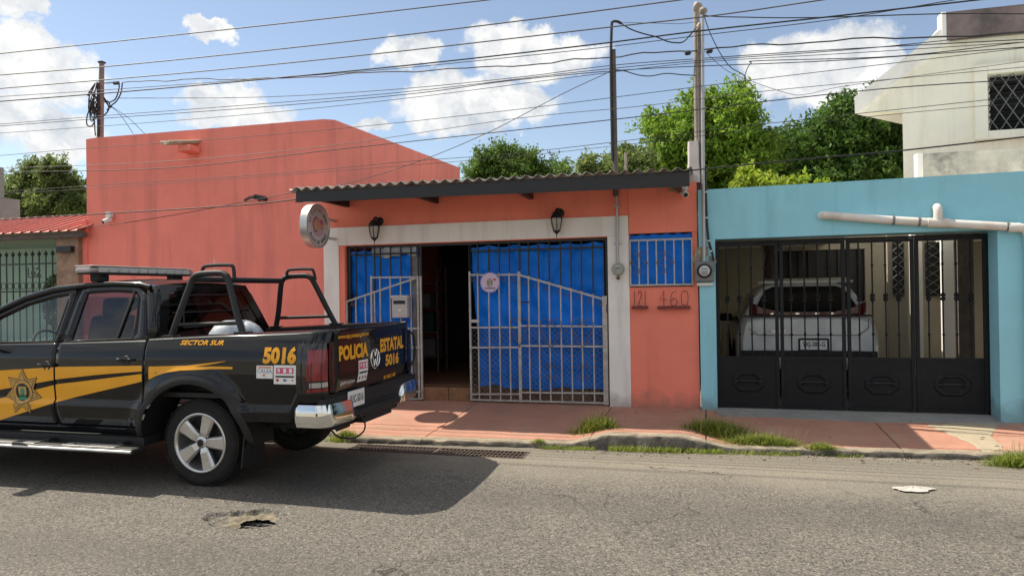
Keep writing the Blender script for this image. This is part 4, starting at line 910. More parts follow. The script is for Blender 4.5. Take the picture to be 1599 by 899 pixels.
m_alloyd = mat('rim_recess', (.05, .05, .052), .5, metal=.4)
m_gclear = glass('clear_car_glass', (.80, .86, .83)); m_gtint = glass('tinted_car_glass', (.26, .27, .28)); m_gdark = glass('privacy_glass', (.05, .05, .055))
m_lampred = mat('red_lamp_lens', (.20, .006, .012), .2, var=.35, vs=14, coat=.4); m_smoke = mat('smoked_lamp_lens', (.010, .006, .006), .15, coat=.5); m_lampw = mat('clear_lamp_lens', (.40, .36, .34), .12, coat=.8)
m_seat = mat('dark_seat_fabric', (.03, .03, .033), .85)
PROF = [(.40,.86),(.46,.895),(.60,.938),(.685,.955),(.70,.955),(.74,.931),(.80,.936),(.86,.942),(1.0,.944),(1.12,.936),(1.20,.92),(1.27,.893),(1.31,.868),(1.36,.835)]
def hw(x, z):
    h = interp(PROF, z)
    if x > -3.14: d = min(.149, (x+3.14)); h -= .15-math.sqrt(max(0, .15**2-d*d))
    if x < -7.55: d = min(.62, -7.55-x); h -= .75-math.sqrt(max(0, .75**2-d*d))
    for xc in (RX, FX):
        r_ = math.hypot(x-xc, z-WZ); h += .030*(1-sst(.57, .70, r_))
    return h
def ztop(x):
    if x < -6.95: return interp([(-8.17, .86), (-8.0, .98), (-7.6, 1.06), (-6.95, 1.135)], x)
    if x < -4.715: return interp([(-6.95, 1.225), (-5.69, 1.245), (-4.72, 1.272)], x)
    return interp([(-4.71, 1.283), (-3.9, 1.318), (-2.98, 1.352)], x)
def zlow(x):
    b = .44 if x < -4.4 else .60
    if x < -8.0: b = .40
    if x > -3.245: b = .772
    for xc in (RX, FX):
        if abs(x-xc) < RA: b = max(b, WZ+math.sqrt(RA*RA-(x-xc)**2))
    return b
def sp(x, z, side, off=0.0): return Vector((x, TY + side*(hw(x, z)+off), z))
tk = thing('police_pickup', 'black police pickup with amber stripes and a light bar parked at the kerb', 'pickup truck', (-5.4, TY, 0))
def cols(a, b):
    xs = [a, b]
    for xc in (RX, FX):
        xs += [xc + RA*math.sin(t*math.pi/36) for t in range(-18, 19)] + [xc-RA-.0005, xc+RA+.0005]
        xs += [xc + s*(RA+k*.04) for s in (1, -1) for k in range(1, 6)]
    xs += [a+(b-a)*i/24 for i in range(25)] + [-3.14+.15*math.sin(t*math.pi/20) for t in range(0, 11)]
    return sorted(set(round(x, 4) for x in xs if a <= x <= b))
def side_panel(a, b, side, zl=None, zt=None, off=0.0, rows=36):
    zl = zl or zlow; zt = zt or ztop; xs = cols(a, b); mb = MB(); vs = []; m = rows+1
    for x in xs:
        z0, z1 = zl(x), zt(x); vs += [sp(x, lerp(z0, z1, j/rows), side, off) for j in range(m)]
    mb.add(vs, [(i*m+j, (i+1)*m+j, (i+1)*m+j+1, i*m+j+1) for i in range(len(xs)-1) for j in range(rows)]); return mb
SILL = .50
for s in (-1, 1):
    side_panel(-8.17, -6.735, s).build('front_wing', m_car, parent=tk, smooth=True, solid=.012)
    side_panel(-6.733, -4.72, s, zt=lambda x: max(SILL, zlow(x)+.002)).build('sill', m_car, parent=tk, smooth=True, solid=.012)
    side_panel(-4.708, -2.992, s).build('bed_side', m_car, parent=tk, smooth=True, solid=.012)
# doors with window frames
def tumble(z): return .893 - (z-1.25)*.43
def gs(x, z, side, off=0.0): return Vector((x, TY+side*(tumble(z)+off), z))
FO = [(-5.688,1.248),(-5.688,1.752),(-5.95,1.72),(-6.26,1.645),(-6.55,1.52),(-6.80,1.385),(-6.93,1.228)]
FI = [(-5.755,1.262),(-5.755,1.685),(-5.95,1.66),(-6.22,1.592),(-6.48,1.478),(-6.69,1.36),(-6.74,1.25)]
RO = [(-5.676,1.248),(-5.676,1.753),(-5.3,1.765),(-4.99,1.752),(-4.88,1.67),(-4.79,1.45),(-4.722,1.272)]
RI = [(-5.565,1.266),(-5.565,1.698),(-5.3,1.708),(-5.01,1.698),(-4.965,1.655),(-4.915,1.46),(-4.885,1.292)]
def dens(loop, k=4):
    r = []
    for i in range(len(loop)):
        a, b = loop[i], loop[(i+1) % len(loop)]; r += [(lerp(a[0], b[0], t/k), lerp(a[1], b[1], t/k)) for t in range(k)]
    return r
def handle(x, z, s, parent):
    mb = MB().tube(smooth_pts([sp(x-.085, z-.004, s, .002), sp(x-.06, z, s, .03), sp(x, z+.004, s, .036), sp(x+.06, z, s, .03), sp(x+.085, z-.004, s, .002)], 4), .011, 8); mb.build('handle', m_car, parent=parent, smooth=True)
    MB().tube([sp(x-.07, z+.008, s, .034), sp(x+.07, z+.008, s, .034)], .005, 6).build('handle_strip', m_chrome, parent=parent)
    MB().lathe([(.001,0),(.045,0),(.04,.006),(.001,.003)], sp(x, z-.012, s, .001), (0, s, 0), 14).build('handle_cup', m_trim, parent=parent)
hF = P(74, 569, 5.1); hR = P(197, 561, 5.1)
for s in (-1, 1):
    for nm, a, b, O, I, hx in (('front_door', -6.725, -5.69, FO, FI, hF), ('rear_door', -5.675, -4.726, RO, RI, hR)):
        zl = (lambda x: max(SILL+.006, zlow(x)+.008))
        d = side_panel(a, b, s, zl=zl).build(nm, m_car, parent=tk, smooth=True, solid=.014)
        o_, i_ = dens(O), dens(I); n = len(o_)
        MB().add([gs(x, z, s) for x, z in o_] + [gs(x, z, s) for x, z in i_], [(k, (k+1) % n, n+(k+1) % n, n+k) for k in range(n)]).build('window_frame', m_car, parent=d, smooth=True, solid=.03)
        MB().add([gs(x, z, s, -.016) for x, z in i_], [tuple(range(n))]).build('window', m_gclear if nm == 'front_door' else m_gtint, parent=d, fixn=False)
        MB().tube([gs(I[0][0]+.02, I[0][1]-.006, s, .003), gs(I[-1][0], I[-1][1]-.006, s, .003)], .007, 6).build('belt_strip', m_chrome if False else m_trim, parent=d)
        handle(hx.x, hx.z, s, d)
        if nm == 'rear_door':
            MB().tube([gs(-5.06, 1.285, s, -.006), gs(-5.045, 1.5, s, -.006), gs(-5.03, 1.70, s, -.006)], .011, 6).build('quarter_bar', m_trim, parent=d)
# cab shell: roof, rear wall, pillars, cowl, hood, floor
RAIL = [(-6.95,1.235),(-6.80,1.39),(-6.55,1.527),(-6.26,1.652),(-5.95,1.727),(-5.57,1.765),(-5.3,1.772),(-4.99,1.76),(-4.87,1.735)]
def rz(x): return interp(RAIL, x)
def roof(u, v):
    x = lerp(-6.22, -4.86, u); z = rz(x); h = tumble(z)+.004; y = lerp(-1, 1, v); k = 1-abs(y)**2.6
    return (x, TY+y*h, z + .062*k**.8*(1-.25*abs(2*u-1)))
MB().grid(roof, 20, 20).build('roof', m_car, parent=tk, smooth='all')
for s in (-1, 1):
    MB().tube([gs(x, z+.004, s, -.006) for x, z in RAIL], [.034]*5+[.024]*3+[.02], 10).build('pillar', m_car, parent=tk, smooth=True)
    mb = MB(); n = 8
    cp = [(-4.722,1.272),(-4.79,1.45),(-4.88,1.67),(-4.90,1.74)]; cq = [(-4.655,1.272),(-4.705,1.45),(-4.775,1.67),(-4.83,1.74)]
    mb.add([gs(x, z, s) for x, z in cp] + [gs(x, z, s, -.05) for x, z in cq], [(i, i+1, 5+i, 4+i) for i in range(3)]); mb.build('rear_pillar', m_car, parent=tk, smooth=True, solid=.02)
rear = lambda y, z: Vector((lerp(-4.655, -4.80, (z-1.27)/.45), TY+y*(tumble(z)-.05), z))
n = 12
ro = [(-1,1.0),(1,1.0),(1,1.76),(-1,1.76)]; ri = [(-.86,1.33),(.86,1.33),(.80,1.70),(-.80,1.70)]
do, di = dens(ro, 5), dens(ri, 5); n = len(do)
MB().add([rear(y, z) for y, z in do] + [rear(y, z) for y, z in di], [(k, (k+1) % n, n+(k+1) % n, n+k) for k in range(n)]).build('cab_back', m_car, parent=tk, solid=.03)
MB().add([rear(y, z)+Vector((-.008,0,0)) for y, z in di], [tuple(range(n))]).build('rear_window', m_gdark, parent=tk, fixn=False)
di2 = [(y*.72, lerp(1.36, 1.66, (z-1.33)/.37)) for y, z in di]
MB().tube([rear(y, z)+Vector((.012,0,0)) for y, z in di2+[di2[0]]], .007, 5).build('window_guard', m_trim, parent=tk)
MB().tube([rear(-.8, 1.5)+Vector((.012,0,0)), rear(.8, 1.5)+Vector((.012,0,0))], .006, 5).build('window_guard', m_trim, parent=tk)
MB().add([gs(-6.22, 1.66, -1, -.02), gs(-6.22, 1.66, 1, -.02), gs(-6.98, 1.21, 1, -.02)+Vector((-.12,0,0)), gs(-6.98, 1.21, -1, -.02)+Vector((-.12,0,0))], [(0,1,2,3)]).build('windscreen', m_gclear, parent=tk, fixn=False)
def hood(u, v):
    x = lerp(-8.12, -6.96, u); y = lerp(-1, 1, v); z = ztop(x); h = hw(x, z); return (x, TY+y*h, z+.06*(1-abs(y)**4)*(min(1, u*6)))
MB().grid(hood, 16, 18).build('bonnet', m_car, parent=tk, smooth='all')
MB().grid(lambda u, v: (lerp(-8.17, -8.13, math.sin(v*math.pi))-.03*math.sin(v*math.pi), TY+lerp(-1, 1, u)*.60, lerp(.40, .93, v)), 10, 8).build('grille', m_trim, parent=tk, smooth=True)
MB().box(-8.27, -8.05, TY-.78, TY+.78, .38, .62).build('front_bumper', m_car, parent=tk, bevel=.06)
for s in (-1, 1): MB().obox((-8.06, TY+s*.66, .86), (.09, 0, 0), (0, .13, 0), (0, 0, .07)).build('headlight', m_lampw, parent=tk, bevel=.03)
MB().box(-8.0, -4.72, TY-.94, TY+.94, .36, .43).build('underbody', m_trim, parent=tk); MB().box(-4.72, -3.05, TY-.62, TY+.62, .50, .60).build('chassis', m_trim, parent=tk)
MB().box(-7.9, -6.95, TY-.55, TY+.55, .43, 1.0).build('engine_bay', m_trim, parent=tk)
MB().box(-7.0, -6.72, TY-.82, TY+.82, .43, 1.18).build('dashboard', m_seat, parent=tk, bevel=.05)
for s in (-1, 1):
    MB().box(-6.05, -5.55, TY+s*.40-.25, TY+s*.40+.25, .55, .95).build('seat_base', m_seat, parent=tk, bevel=.05)
    MB().obox((-5.62, TY+s*.40, 1.18), (.06, 0, 0), (0, .23, 0), (.07, 0, .30)).build('seat_back', m_seat, parent=tk, bevel=.04)
    MB().obox((-5.53, TY+s*.40, 1.56), (.045, 0, 0), (0, .13, 0), (.01, 0, .085)).build('headrest', m_seat, parent=tk, bevel=.03)
    MB().obox((-4.86, TY+s*.36, 1.12), (.07, 0, 0), (0, .34, 0), (.0, 0, .26)).build('rear_seat_back', m_seat, parent=tk, bevel=.04)
st = Vector((-6.32, TY-.40, 1.17)); ax = Vector((.85, 0, .5)).normalized()
MB().tube([st + (Vector((0,1,0))*math.cos(a)+ax.cross(Vector((0,1,0)))*math.sin(a))*.185 for a in [k*math.pi/12 for k in range(25)]], .014, 8, cap=False).build('steering_wheel', m_trim, parent=tk, smooth=True)
# inner wheel housings
for xc in (RX, FX):
    for s in (-1, 1):
        MB().grid(lambda u, v: (xc+(RA+.004)*math.cos(math.pi*u), TY+s*lerp(.55, .93, v), WZ+(RA+.004)*math.sin(math.pi*u)), 20, 2).build('wheel_housing', m_trim, parent=tk, smooth='all')
        # flare lip
        def lip(u, v):
            a = lerp(-.16, math.pi+.16, u); r_ = lerp(RA-.012, RA+.060, v); x = xc+r_*math.cos(a); z = max(WZ+r_*math.sin(a), .40); return sp(x, z, s, .009*math.sin(math.pi*min(1, v*1.0+.12)))
        MB().grid(lip, 40, 5).build('wheel_arch_flare', m_trim, parent=tk, smooth='all')
# bed
zi = lambda x: ztop(x)
for s in (-1, 1):
    def rail_(u, v):
        x = lerp(-4.70, -3.0, u); z = ztop(x); h = hw(x, z); y = lerp(h, .74, v); return (x, TY+s*y, z + .010*math.sin(math.pi*v))
    MB().grid(rail_, 24, 5).build('bed_rail', m_trim if False else m_car, parent=tk, smooth='all')
    MB().grid(lambda u, v: (lerp(-4.70, -3.0, u), TY+s*.74, lerp(.82, ztop(lerp(-4.70, -3.0, u)), v)), 12, 2).build('bed_inner_side', m_trim, parent=tk)
MB().box(-4.70, -2.99, TY-.86, TY+.86, .78, .82).build('bed_floor', m_trim, parent=tk); MB().box(-4.70, -4.66, TY-.86, TY+.86, .83, 1.28).build('bed_bulkhead', m_car, parent=tk)
def tgx(y, z): return -2.988 + .028*(1-((y-TY)/.80)**2) + .012*sst(1.24, 1.33, z) - .03*sst(.98, .80, z)
tg = MB().grid(lambda u, v: (tgx(lerp(TY-.735, TY+.735, u), lerp(.80, 1.352, v)), lerp(TY-.735, TY+.735, u), lerp(.80, 1.352, v)), 26, 20).build('tailgate', m_car, parent=tk, smooth=True, solid=.05)
TM = lambda y0, y1, z0, z1, off=.003, sk=0.0: (lambda u, v: Vector((tgx(lerp(y0, y1, u), lerp(z0, z1, v))+off, lerp(y0, y1, u), lerp(z0, z1, v))))
text_on('www.ssp.yucatan.gob.mx', TM(5.34, 5.86, 1.262, 1.312), 'lettering', m_yel, tg, .03)
text_on('POLICIA', TM(5.36, 5.855, 1.085, 1.215), 'lettering', m_yel, tg, .05)
text_on('ESTATAL', TM(6.10, 6.66, 1.095, 1.225), 'lettering', m_yel, tg, .05)
text_on('5016', TM(6.21, 6.53, .955, 1.07), 'lettering', m_yel, tg, .05)
text_on('M. MAX. MR', TM(6.22, 6.50, .83, .868), 'lettering', m_yel, tg, .03)
text_on('@SSPYUCATAN', TM(5.40, 5.63, .872, .908), 'lettering', m_whiteink, tg, .02)
def tflat(name, y0, y1, z0, z1, m, parent, off): MB().grid(lambda u, v: TM(y0, y1, z0, z1, off)(u, v), 4, 4).build(name, m, parent=parent, fixn=False)
s9 = MB().grid(TM(5.675, 5.845, .872, 1.062, .004), 4, 4).build('sticker', m_sticker, parent=tk, fixn=False)
for i, ch in enumerate('911'):
    y0 = 5.69+i*.048; MB().grid(TM(y0, y0+.046, .985, 1.045, .006), 2, 2).build('sticker_print', m_pinkink, parent=s9, fixn=False); text_on(ch, TM(y0+.01, y0+.036, .993, 1.037, .008), 'sticker_print', m_whiteink, s9, .03)
MB().grid(TM(5.69, 5.83, .945, .960, .006), 2, 2).build('sticker_print', m_ink, parent=s9, fixn=False)
for y, m_ in ((5.705, m_redink), (5.76, m_blueink), (5.815, m_pinkink)): MB().grid(TM(y-.012, y+.012, .895, .919, .006), 1, 1).build('sticker_print', m_, parent=s9, fixn=False)
# round emblem on tailgate
ec = Vector((tgx(TY-.05, 1.055)+.004, TY-.055, 1.055))
em = MB().tube([ec+Vector((0, .088*math.cos(a), .088*math.sin(a))) for a in [k*math.pi/16 for k in range(33)]], .008, 6, cap=False)
for a, b in (((-.062, .055), (-.022, -.07)), ((-.022, -.07), (0, -.005)), ((0, -.005), (.022, -.07)), ((.022, -.07), (.062, .055)), ((-.028, .08), (0, .02)), ((0, .02), (.028, .08))):
    em.tube([ec+Vector((0, *a)), ec+Vector((0, *b))], .0065, 6)
em.build('emblem', m_chrome, parent=tg, smooth=True)
MB().tube(smooth_pts([Vector((-2.955, TY+.725, 1.26)), Vector((-2.93, TY+.79, 1.20)), Vector((-2.93, TY+.80, 1.0)), Vector((-2.95, TY+.74, .90))], 4), .012, 8).build('tailgate_guard', m_trim, parent=tk)
# tail lamps with guard bars
for s in (-1, 1):
    lamp = side_panel(-3.215, -2.9935, s, zl=lambda x: .845, zt=lambda x: 1.252, off=.009, rows=10)
    yy0, yy1 = hw(-2.9935, 1.05)+.004, .742
    lamp.grid(lambda u, v: Vector((-2.986, TY+s*lerp(yy0, yy1, u), lerp(.845, 1.252, v))), 3, 6)
    lo = lamp.build('tail_lamp', m_smoke, parent=tk, smooth=True)
    side_panel(-3.12, -2.9938, s, zl=lambda x: .95, zt=lambda x: 1.20, off=.0105, rows=6).build('red_lens', m_lampred, parent=lo, smooth=True)
    side_panel(-3.12, -2.9938, s, zl=lambda x: .86, zt=lambda x: .885, off=.0105, rows=2).build('red_lens', m_lampred, parent=lo, smooth=True)
    wv = side_panel(-3.10, -2.9940, s, zl=lambda x: .895, zt=lambda x: .935, off=.011, rows=2); wv.build('reverse_lens', m_lampw, parent=lo, smooth=True)
    for x in (-3.17, -3.085, -3.02):
        MB().tube([sp(x, .84, s, .004), sp(x, .88, s, .012), sp(x, 1.05, s, .014), sp(x, 1.22, s, .012), sp(x, 1.262, s, .003)], .0036, 6).build('lamp_guard_bar', m_trim, parent=lo)
    for y in (.80, .765): MB().tube([Vector((-2.975, TY+s*y, .84)), Vector((-2.965, TY+s*y, 1.05)), Vector((-2.978, TY+s*y, 1.262))], .0036, 6).build('lamp_guard_bar', m_trim, parent=lo)
# rear bumper
def bumper_pt(u, v, ext=0):  # u across from near to far, v up
    y = lerp(-1, 1, u); a = abs(y); yy = .955*y; xo = -2.765 - .17*max(0, (a-.70)/.30)**2.4; return xo, yy
prof_b = [(-.12, .56), (-.01, .575), (.0, .62), (-.005, .70), (-.02, .755), (-.07, .765)]
mb = MB(); nu = 100
def bp_pt(u, k):
    y = lerp(-1, 1, u); a = abs(y); h = .975
    h = .95
    if a < .70: x, yy = -2.905-.03*(a/.70)**2, a/.70*(h-.13)
    elif a < .86: t = (a-.70)/.16*math.pi/2; x = -2.935-.13*(1-math.cos(t)); yy = h-.13+.13*math.sin(t)
    else: x, yy = -3.065-.175*(a-.86)/.14, h
    yy = math.copysign(yy, y)
    dx, z = prof_b[k]; cn = sst(.70, .86, a); yy -= math.copysign(-dx*cn, y); dx *= (1-cn); z = lerp(z, .56+(z-.56)*.45, sst(.47, .40, a)); x -= .03*sst(.47, .40, a); return Vector((x+dx, TY+yy, z))
mb.add([bp_pt(i/nu, k) for i in range(nu+1) for k in range(6)], [(i*6+k, (i+1)*6+k, (i+1)*6+k+1, i*6+k+1) for i in range(nu) for k in range(5)]); 
midu = [i for i in range(nu) if abs(lerp(-1, 1, (i+.5)/nu)) < .28]
mats_b = MB(); mats_b.v = mb.v
for i in range(nu):
    for k in range(5):
        y = abs(lerp(-1, 1, (i+.5)/nu)); mats_b.f.append((i*6+k, (i+1)*6+k, (i+1)*6+k+1, i*6+k+1)); mats_b.m.append(1 if y < .40 or k == 0 else 0)
bmp = mats_b.build('rear_bumper', [m_chrome, m_trim], parent=tk, smooth=True, solid=.01)
MB().box(-3.05, -2.94, TY-.40, TY+.40, .655, .668).build('bumper_step', m_trim, parent=bmp, bevel=.006)
MB().box(-3.08, -2.95, TY-.28, TY+.28, .50, .59).build('tow_bar', m_trim, parent=bmp, bevel=.01); MB().tube(smooth_pts([(-2.93, 5.62, .60), (-2.89, 5.64, .52), (-2.90, 5.62, .45), (-2.96, 5.55, .41), (-3.05, 5.47, .43), (-3.12, 5.45, .5)], 5), .008, 6).build('trailing_cable', m_trim, parent=bmp)
MB().box(-3.06, -2.966, TY-.90, TY+.90, .60, .80).build('plate_bracket', m_trim, parent=bmp)
pl = MB().box(-2.962, -2.957, 5.47, 5.77, .672, .815); plo = pl.build('licence_plate', m_sticker, parent=tk, bevel=.003)
text_on('YUC-5016', lambda u, v: Vector((-2.9555, lerp(5.495, 5.745, u), lerp(.71, .78, v))), 'plate_lettering', m_ink, plo, .02)
# side decals
def sidemap(px0, px1, pyb, pyt, Y=5.1):
    a = P(px0, pyb, Y); b = P(px1, pyt, Y); return a, b
def onside(off=.003): return lambda x, z: sp(x, z, -1, off)
def stripe(tops, bots, a, b, parent, name='stripe', n=40, off=.0045, mtl=None):
    ta = [(P(x, y, 5.095).x, P(x, y, 5.095).z) for x, y in tops]; ba = [(P(x, y, 5.095).x, P(x, y, 5.095).z) for x, y in bots]
    mb = MB(); m = 6; vs = []
    xs = [lerp(a, b, i/n) for i in range(n+1)]
    for x in xs:
        z0, z1 = interp(ba, x), interp(ta, x); z0 = min(z0, z1); vs += [sp(x, lerp(z0, z1, j/20), -1, off) for j in range(21)]
    mb.add(vs, [(i*21+j, (i+1)*21+j, (i+1)*21+j+1, i*21+j+1) for i in range(n) for j in range(20)]); return mb.build(name, mtl or m_yel, parent=parent, smooth='all', fixn=False)
doors = {o.name.split('.')[0]: o for o in tk.children if o.name in ('front_door', 'rear_door')}
UT = [(-20, 580), (0, 578), (92, 572.5), (229, 570.5), (240, 570)]; UB = [(-20, 612), (0, 608), (92, 591.5), (150, 585), (213, 580), (229, 579), (240, 578.5)]
LT = [(-20, 627), (0, 621.5), (92, 599), (120, 596), (213, 584.5), (229, 582.5), (240, 581)]; LB = [(-20, 662), (0, 655), (92, 626.5), (120, 619), (213, 597.5), (229, 593), (240, 590)]
for a, b, nm in ((-6.70, -5.692, 'front_door'), (-5.672, -4.73, 'rear_door')):
    stripe(UT, UB, a, b, doors[nm]); stripe(LT, LB, a, b, doors[nm])
bs = [o for o in tk.children if o.name == 'bed_side'][0]
x232 = P(232, 580, 5.095).x
stripe([(233, 572), (290, 570.5), (352, 563.5)], [(233, 592), (245, 586), (262, 581), (285, 577.5), (300, 573.5), (330, 568.5), (352, 564)], max(-4.705, x232), P(352, 570, 5.095).x, bs, off=.0045)
stripe([(285, 573.5), (330, 571.8), (363, 572.5)], [(285, 577.8), (330, 576), (363, 576)], P(285, 570, 5.095).x, P(363, 570, 5.095).x, bs, off=.0047)
def side_text(s, px0, px1, pyb, pyt, parent, m, bold=.03, shear=0, off=.004, name='lettering'):
    a = P(px0, (pyb+pyt)/2, 5.1); b = P(px1, (pyb+pyt)/2, 5.1); z0 = P((px0+px1)/2, pyb, 5.1).z; z1 = P((px0+px1)/2, pyt, 5.1).z
    return text_on(s, lambda u, v: sp(lerp(a.x, b.x, u), lerp(z0, z1, v), -1, off), name, m, parent, bold, shear)
def side_rect(px0, px1, pyb, pyt, parent, m, name, off=.003):
    a = P(px0, (pyb+pyt)/2, 5.1); b = P(px1, (pyb+pyt)/2, 5.1); z0 = P((px0+px1)/2, pyb, 5.1).z; z1 = P((px0+px1)/2, pyt, 5.1).z
    return MB().grid(lambda u, v: sp(lerp(a.x, b.x, u), lerp(z0, z1, v), -1, off), 5, 5).build(name, m, parent=parent, fixn=False)
side_text('SECTOR SUR', 277, 345, 539, 531.5, bs, m_yel, .03, .25); side_text('5016', 410, 462, 568, 541.5, bs, m_yel, .055)
ca = side_rect(401, 426.5, 590.5, 570.5, tk, m_sticker, 'sticker'); side_rect(403.5, 424, 574.6, 572.2, ca, m_orangeink, 'sticker_print', .005); side_text('CALEA', 402.5, 425, 582, 576, ca, m_blueink, .0, .1, .005, 'sticker_print'); side_rect(411, 415, 587, 584, ca, m_orangeink, 'sticker_print', .005)
n9 = side_rect(428, 462.5, 599.5, 570, tk, m_sticker, 'sticker')
for i, ch in enumerate('911'):
    side_rect(431.8+i*9.2, 440.6+i*9.2, 583, 574, n9, m_pinkink, 'sticker_print', .005); side_text(ch, 433.8+i*9.2, 438.6+i*9.2, 581.8, 575.2, n9, m_whiteink, .03, 0, .007, 'sticker_print')
side_rect(431, 460, 589, 586.3, n9, m_ink, 'sticker_print', .005); side_rect(432, 436, 595, 591, n9, m_redink, 'sticker_print', .005); side_rect(443, 448, 595, 591.5, n9, m_blueink, 'sticker_print', .005); side_rect(456, 458.5, 594.5, 592.5, n9, m_redink, 'sticker_print', .005)
# star badge on the front door
sc_ = P(36, 611.5, 5.095); m_gold = mat('gold_badge_print', (.50, .29, .07), .45, var=.25, vs=25); m_brown = mat('brown_badge_print', (.07, .035, .012), .5)
fd = doors['front_door']
def badge(poly, m, off, name='badge'):
    poly = [(lerp(a[0], b[0], t/3), lerp(a[1], b[1], t/3)) for a, b in zip(poly, poly[1:]+poly[:1]) for t in range(3)]; n = len(poly); K = 16
    MB().add([sp(sc_.x, sc_.z, -1, off)] + [sp(sc_.x+u*k/K, sc_.z+v*k/K, -1, off) for k in range(1, K+1) for u, v in poly],
             [(0, 1+i, 1+(i+1) % n) for i in range(n)] + [(1+k*n+i, 1+(k+1)*n+i, 1+(k+1)*n+(i+1) % n, 1+k*n+(i+1) % n) for k in range(K-1) for i in range(n)]).build(name, m, parent=fd, fixn=False)
star = lambda R, q: [((R if i % 2 == 0 else R*q)*math.sin(math.pi*i/7), (R if i % 2 == 0 else R*q)*math.cos(math.pi*i/7)) for i in range(14)]
badge(star(.218, .60), m_brown, .007); badge(star(.205, .60), m_gold, .0085); badge(star(.178, .58), m_brown, .0095); badge(star(.168, .58), m_gold, .0105)
cc = lambda r, n=24: [(r*math.sin(2*math.pi*i/n), r*math.cos(2*math.pi*i/n)) for i in range(n)]
badge(cc(.115), m_brown, .0115); badge(cc(.109), m_gold, .0125); badge(cc(.080), m_ink, .0135)
m_badgeg = mat('badge_green_print', (.05, .25, .14), .5)
badge([(-.045, .05), (.045, .05), (.045, -.01), (.03, -.04), (0, -.055), (-.03, -.04), (-.045, -.01)], m_gold, .0145); badge([(-.025, .02), (0, .042), (.025, .02), (.022, -.01), (0, -.025), (-.022, -.01)], m_badgeg, .0155)
badge([(-.05, -.052), (.05, -.052), (.045, -.068), (-.045, -.068)], m_badgeg, .0148)
# wheels
def wheel(xc, s):
    y0 = TY+s*.715; t = MB()
    prof = [(.235,-.115),(.30,-.125),(.345,-.118),(.370,-.095),(.380,-.06),(.3815,0),(.380,.06),(.370,.095),(.345,.118),(.30,.125),(.235,.115)]
    w_ = MB(); w_.lathe(prof, (xc, y0, WZ), (0, s, 0), 64, cap=False); wo = w_.build('wheel', m_tyre, parent=tk, smooth='all')
    tr = MB()
    for i in range(64):
        a = 2*math.pi*i/64; d = Vector((math.cos(a), 0, math.sin(a))); tg_ = Vector((-math.sin(a), 0, math.cos(a)))
        for yo in (-.085, -.03, .03, .085): tr.obox(Vector((xc, y0+yo, WZ))+d*(.3815 if abs(yo) < .05 else .375), tg_*.0135, Vector((0, .02, 0)), d*.004)
    tr.build('tread', m_tyre, parent=wo, fixn=False)
    MB().lathe([(.262,.118),(.258,.130),(.240,.126),(.233,.105),(.226,.05),(.222,-.08),(.23,-.10)], (xc, y0, WZ), (0, s, 0), 48, cap=False).build('rim', m_alloy, parent=wo, smooth='all')
    MB().lathe([(.001,.015),(.225,.015),(.225,-.0),(.001,-.0)], (xc, y0, WZ), (0, s, 0), 32).build('brake', m_alloyd, parent=wo)
    for k in range(5):
        a = rad(90+72*k+198); d = Vector((math.cos(a), 0, math.sin(a))); p = Vector((-math.sin(a), 0, math.cos(a))); c = Vector((xc, y0, WZ)); ay = Vector((0, s, 0))
        sec = [(.035, .036, .098, .03), (.09, .048, .112, .03), (.17, .060, .112, .028), (.240, .072, .116, .02)]
        vs = []
        for r_, hw_, yo, th in sec: vs += [c+d*r_-p*hw_+ay*(yo-.016), c+d*r_-p*hw_*.72+ay*yo, c+d*r_+p*hw_*.72+ay*yo, c+d*r_+p*hw_+ay*(yo-.016), c+d*r_+p*hw_*.8+ay*(yo-th-.03), c+d*r_-p*hw_*.8+ay*(yo-th-.03)]
        MB().add(vs, [(i*6+j, i*6+(j+1) % 6, (i+1)*6+(j+1) % 6, (i+1)*6+j) for i in range(3) for j in range(6)] + [(0,1,2,3,4,5), (23,22,21,20,19,18)]).build('spoke', m_alloy, parent=wo, bevel=.004)
        a2 = a+rad(36); d2 = Vector((math.cos(a2), 0, math.sin(a2))); MB().lathe([(.014,.06),(.014,.098),(.001,.1)], c+d2*.052, (0, s, 0), 8).build('bolt', m_alloyd, parent=wo)
    MB().lathe([(.06,.07),(.058,.098),(.034,.108),(.03,.116),(.001,.118)], (xc, y0, WZ), (0, s, 0), 20).build('hub', m_alloy, parent=wo, smooth=True)
    MB().lathe([(.031,.1165),(.026,.1195),(.001,.12)], (xc, y0, WZ), (0, s, 0), 16).build('hub_cap', m_trim, parent=wo, smooth=True)
for xc in (RX, FX):
    for s in (-1, 1): wheel(xc, s)
MB().tube([(RX, TY-.6, WZ), (RX, TY+.6, WZ)], .05, 10).build('axle', m_trim, parent=tk); MB().lathe([(.001,-.15),(.1,-.1),(.14,0),(.1,.1),(.001,.15)], (RX, TY, WZ), (0,1,0), 14).build('differential', m_trim, parent=tk)
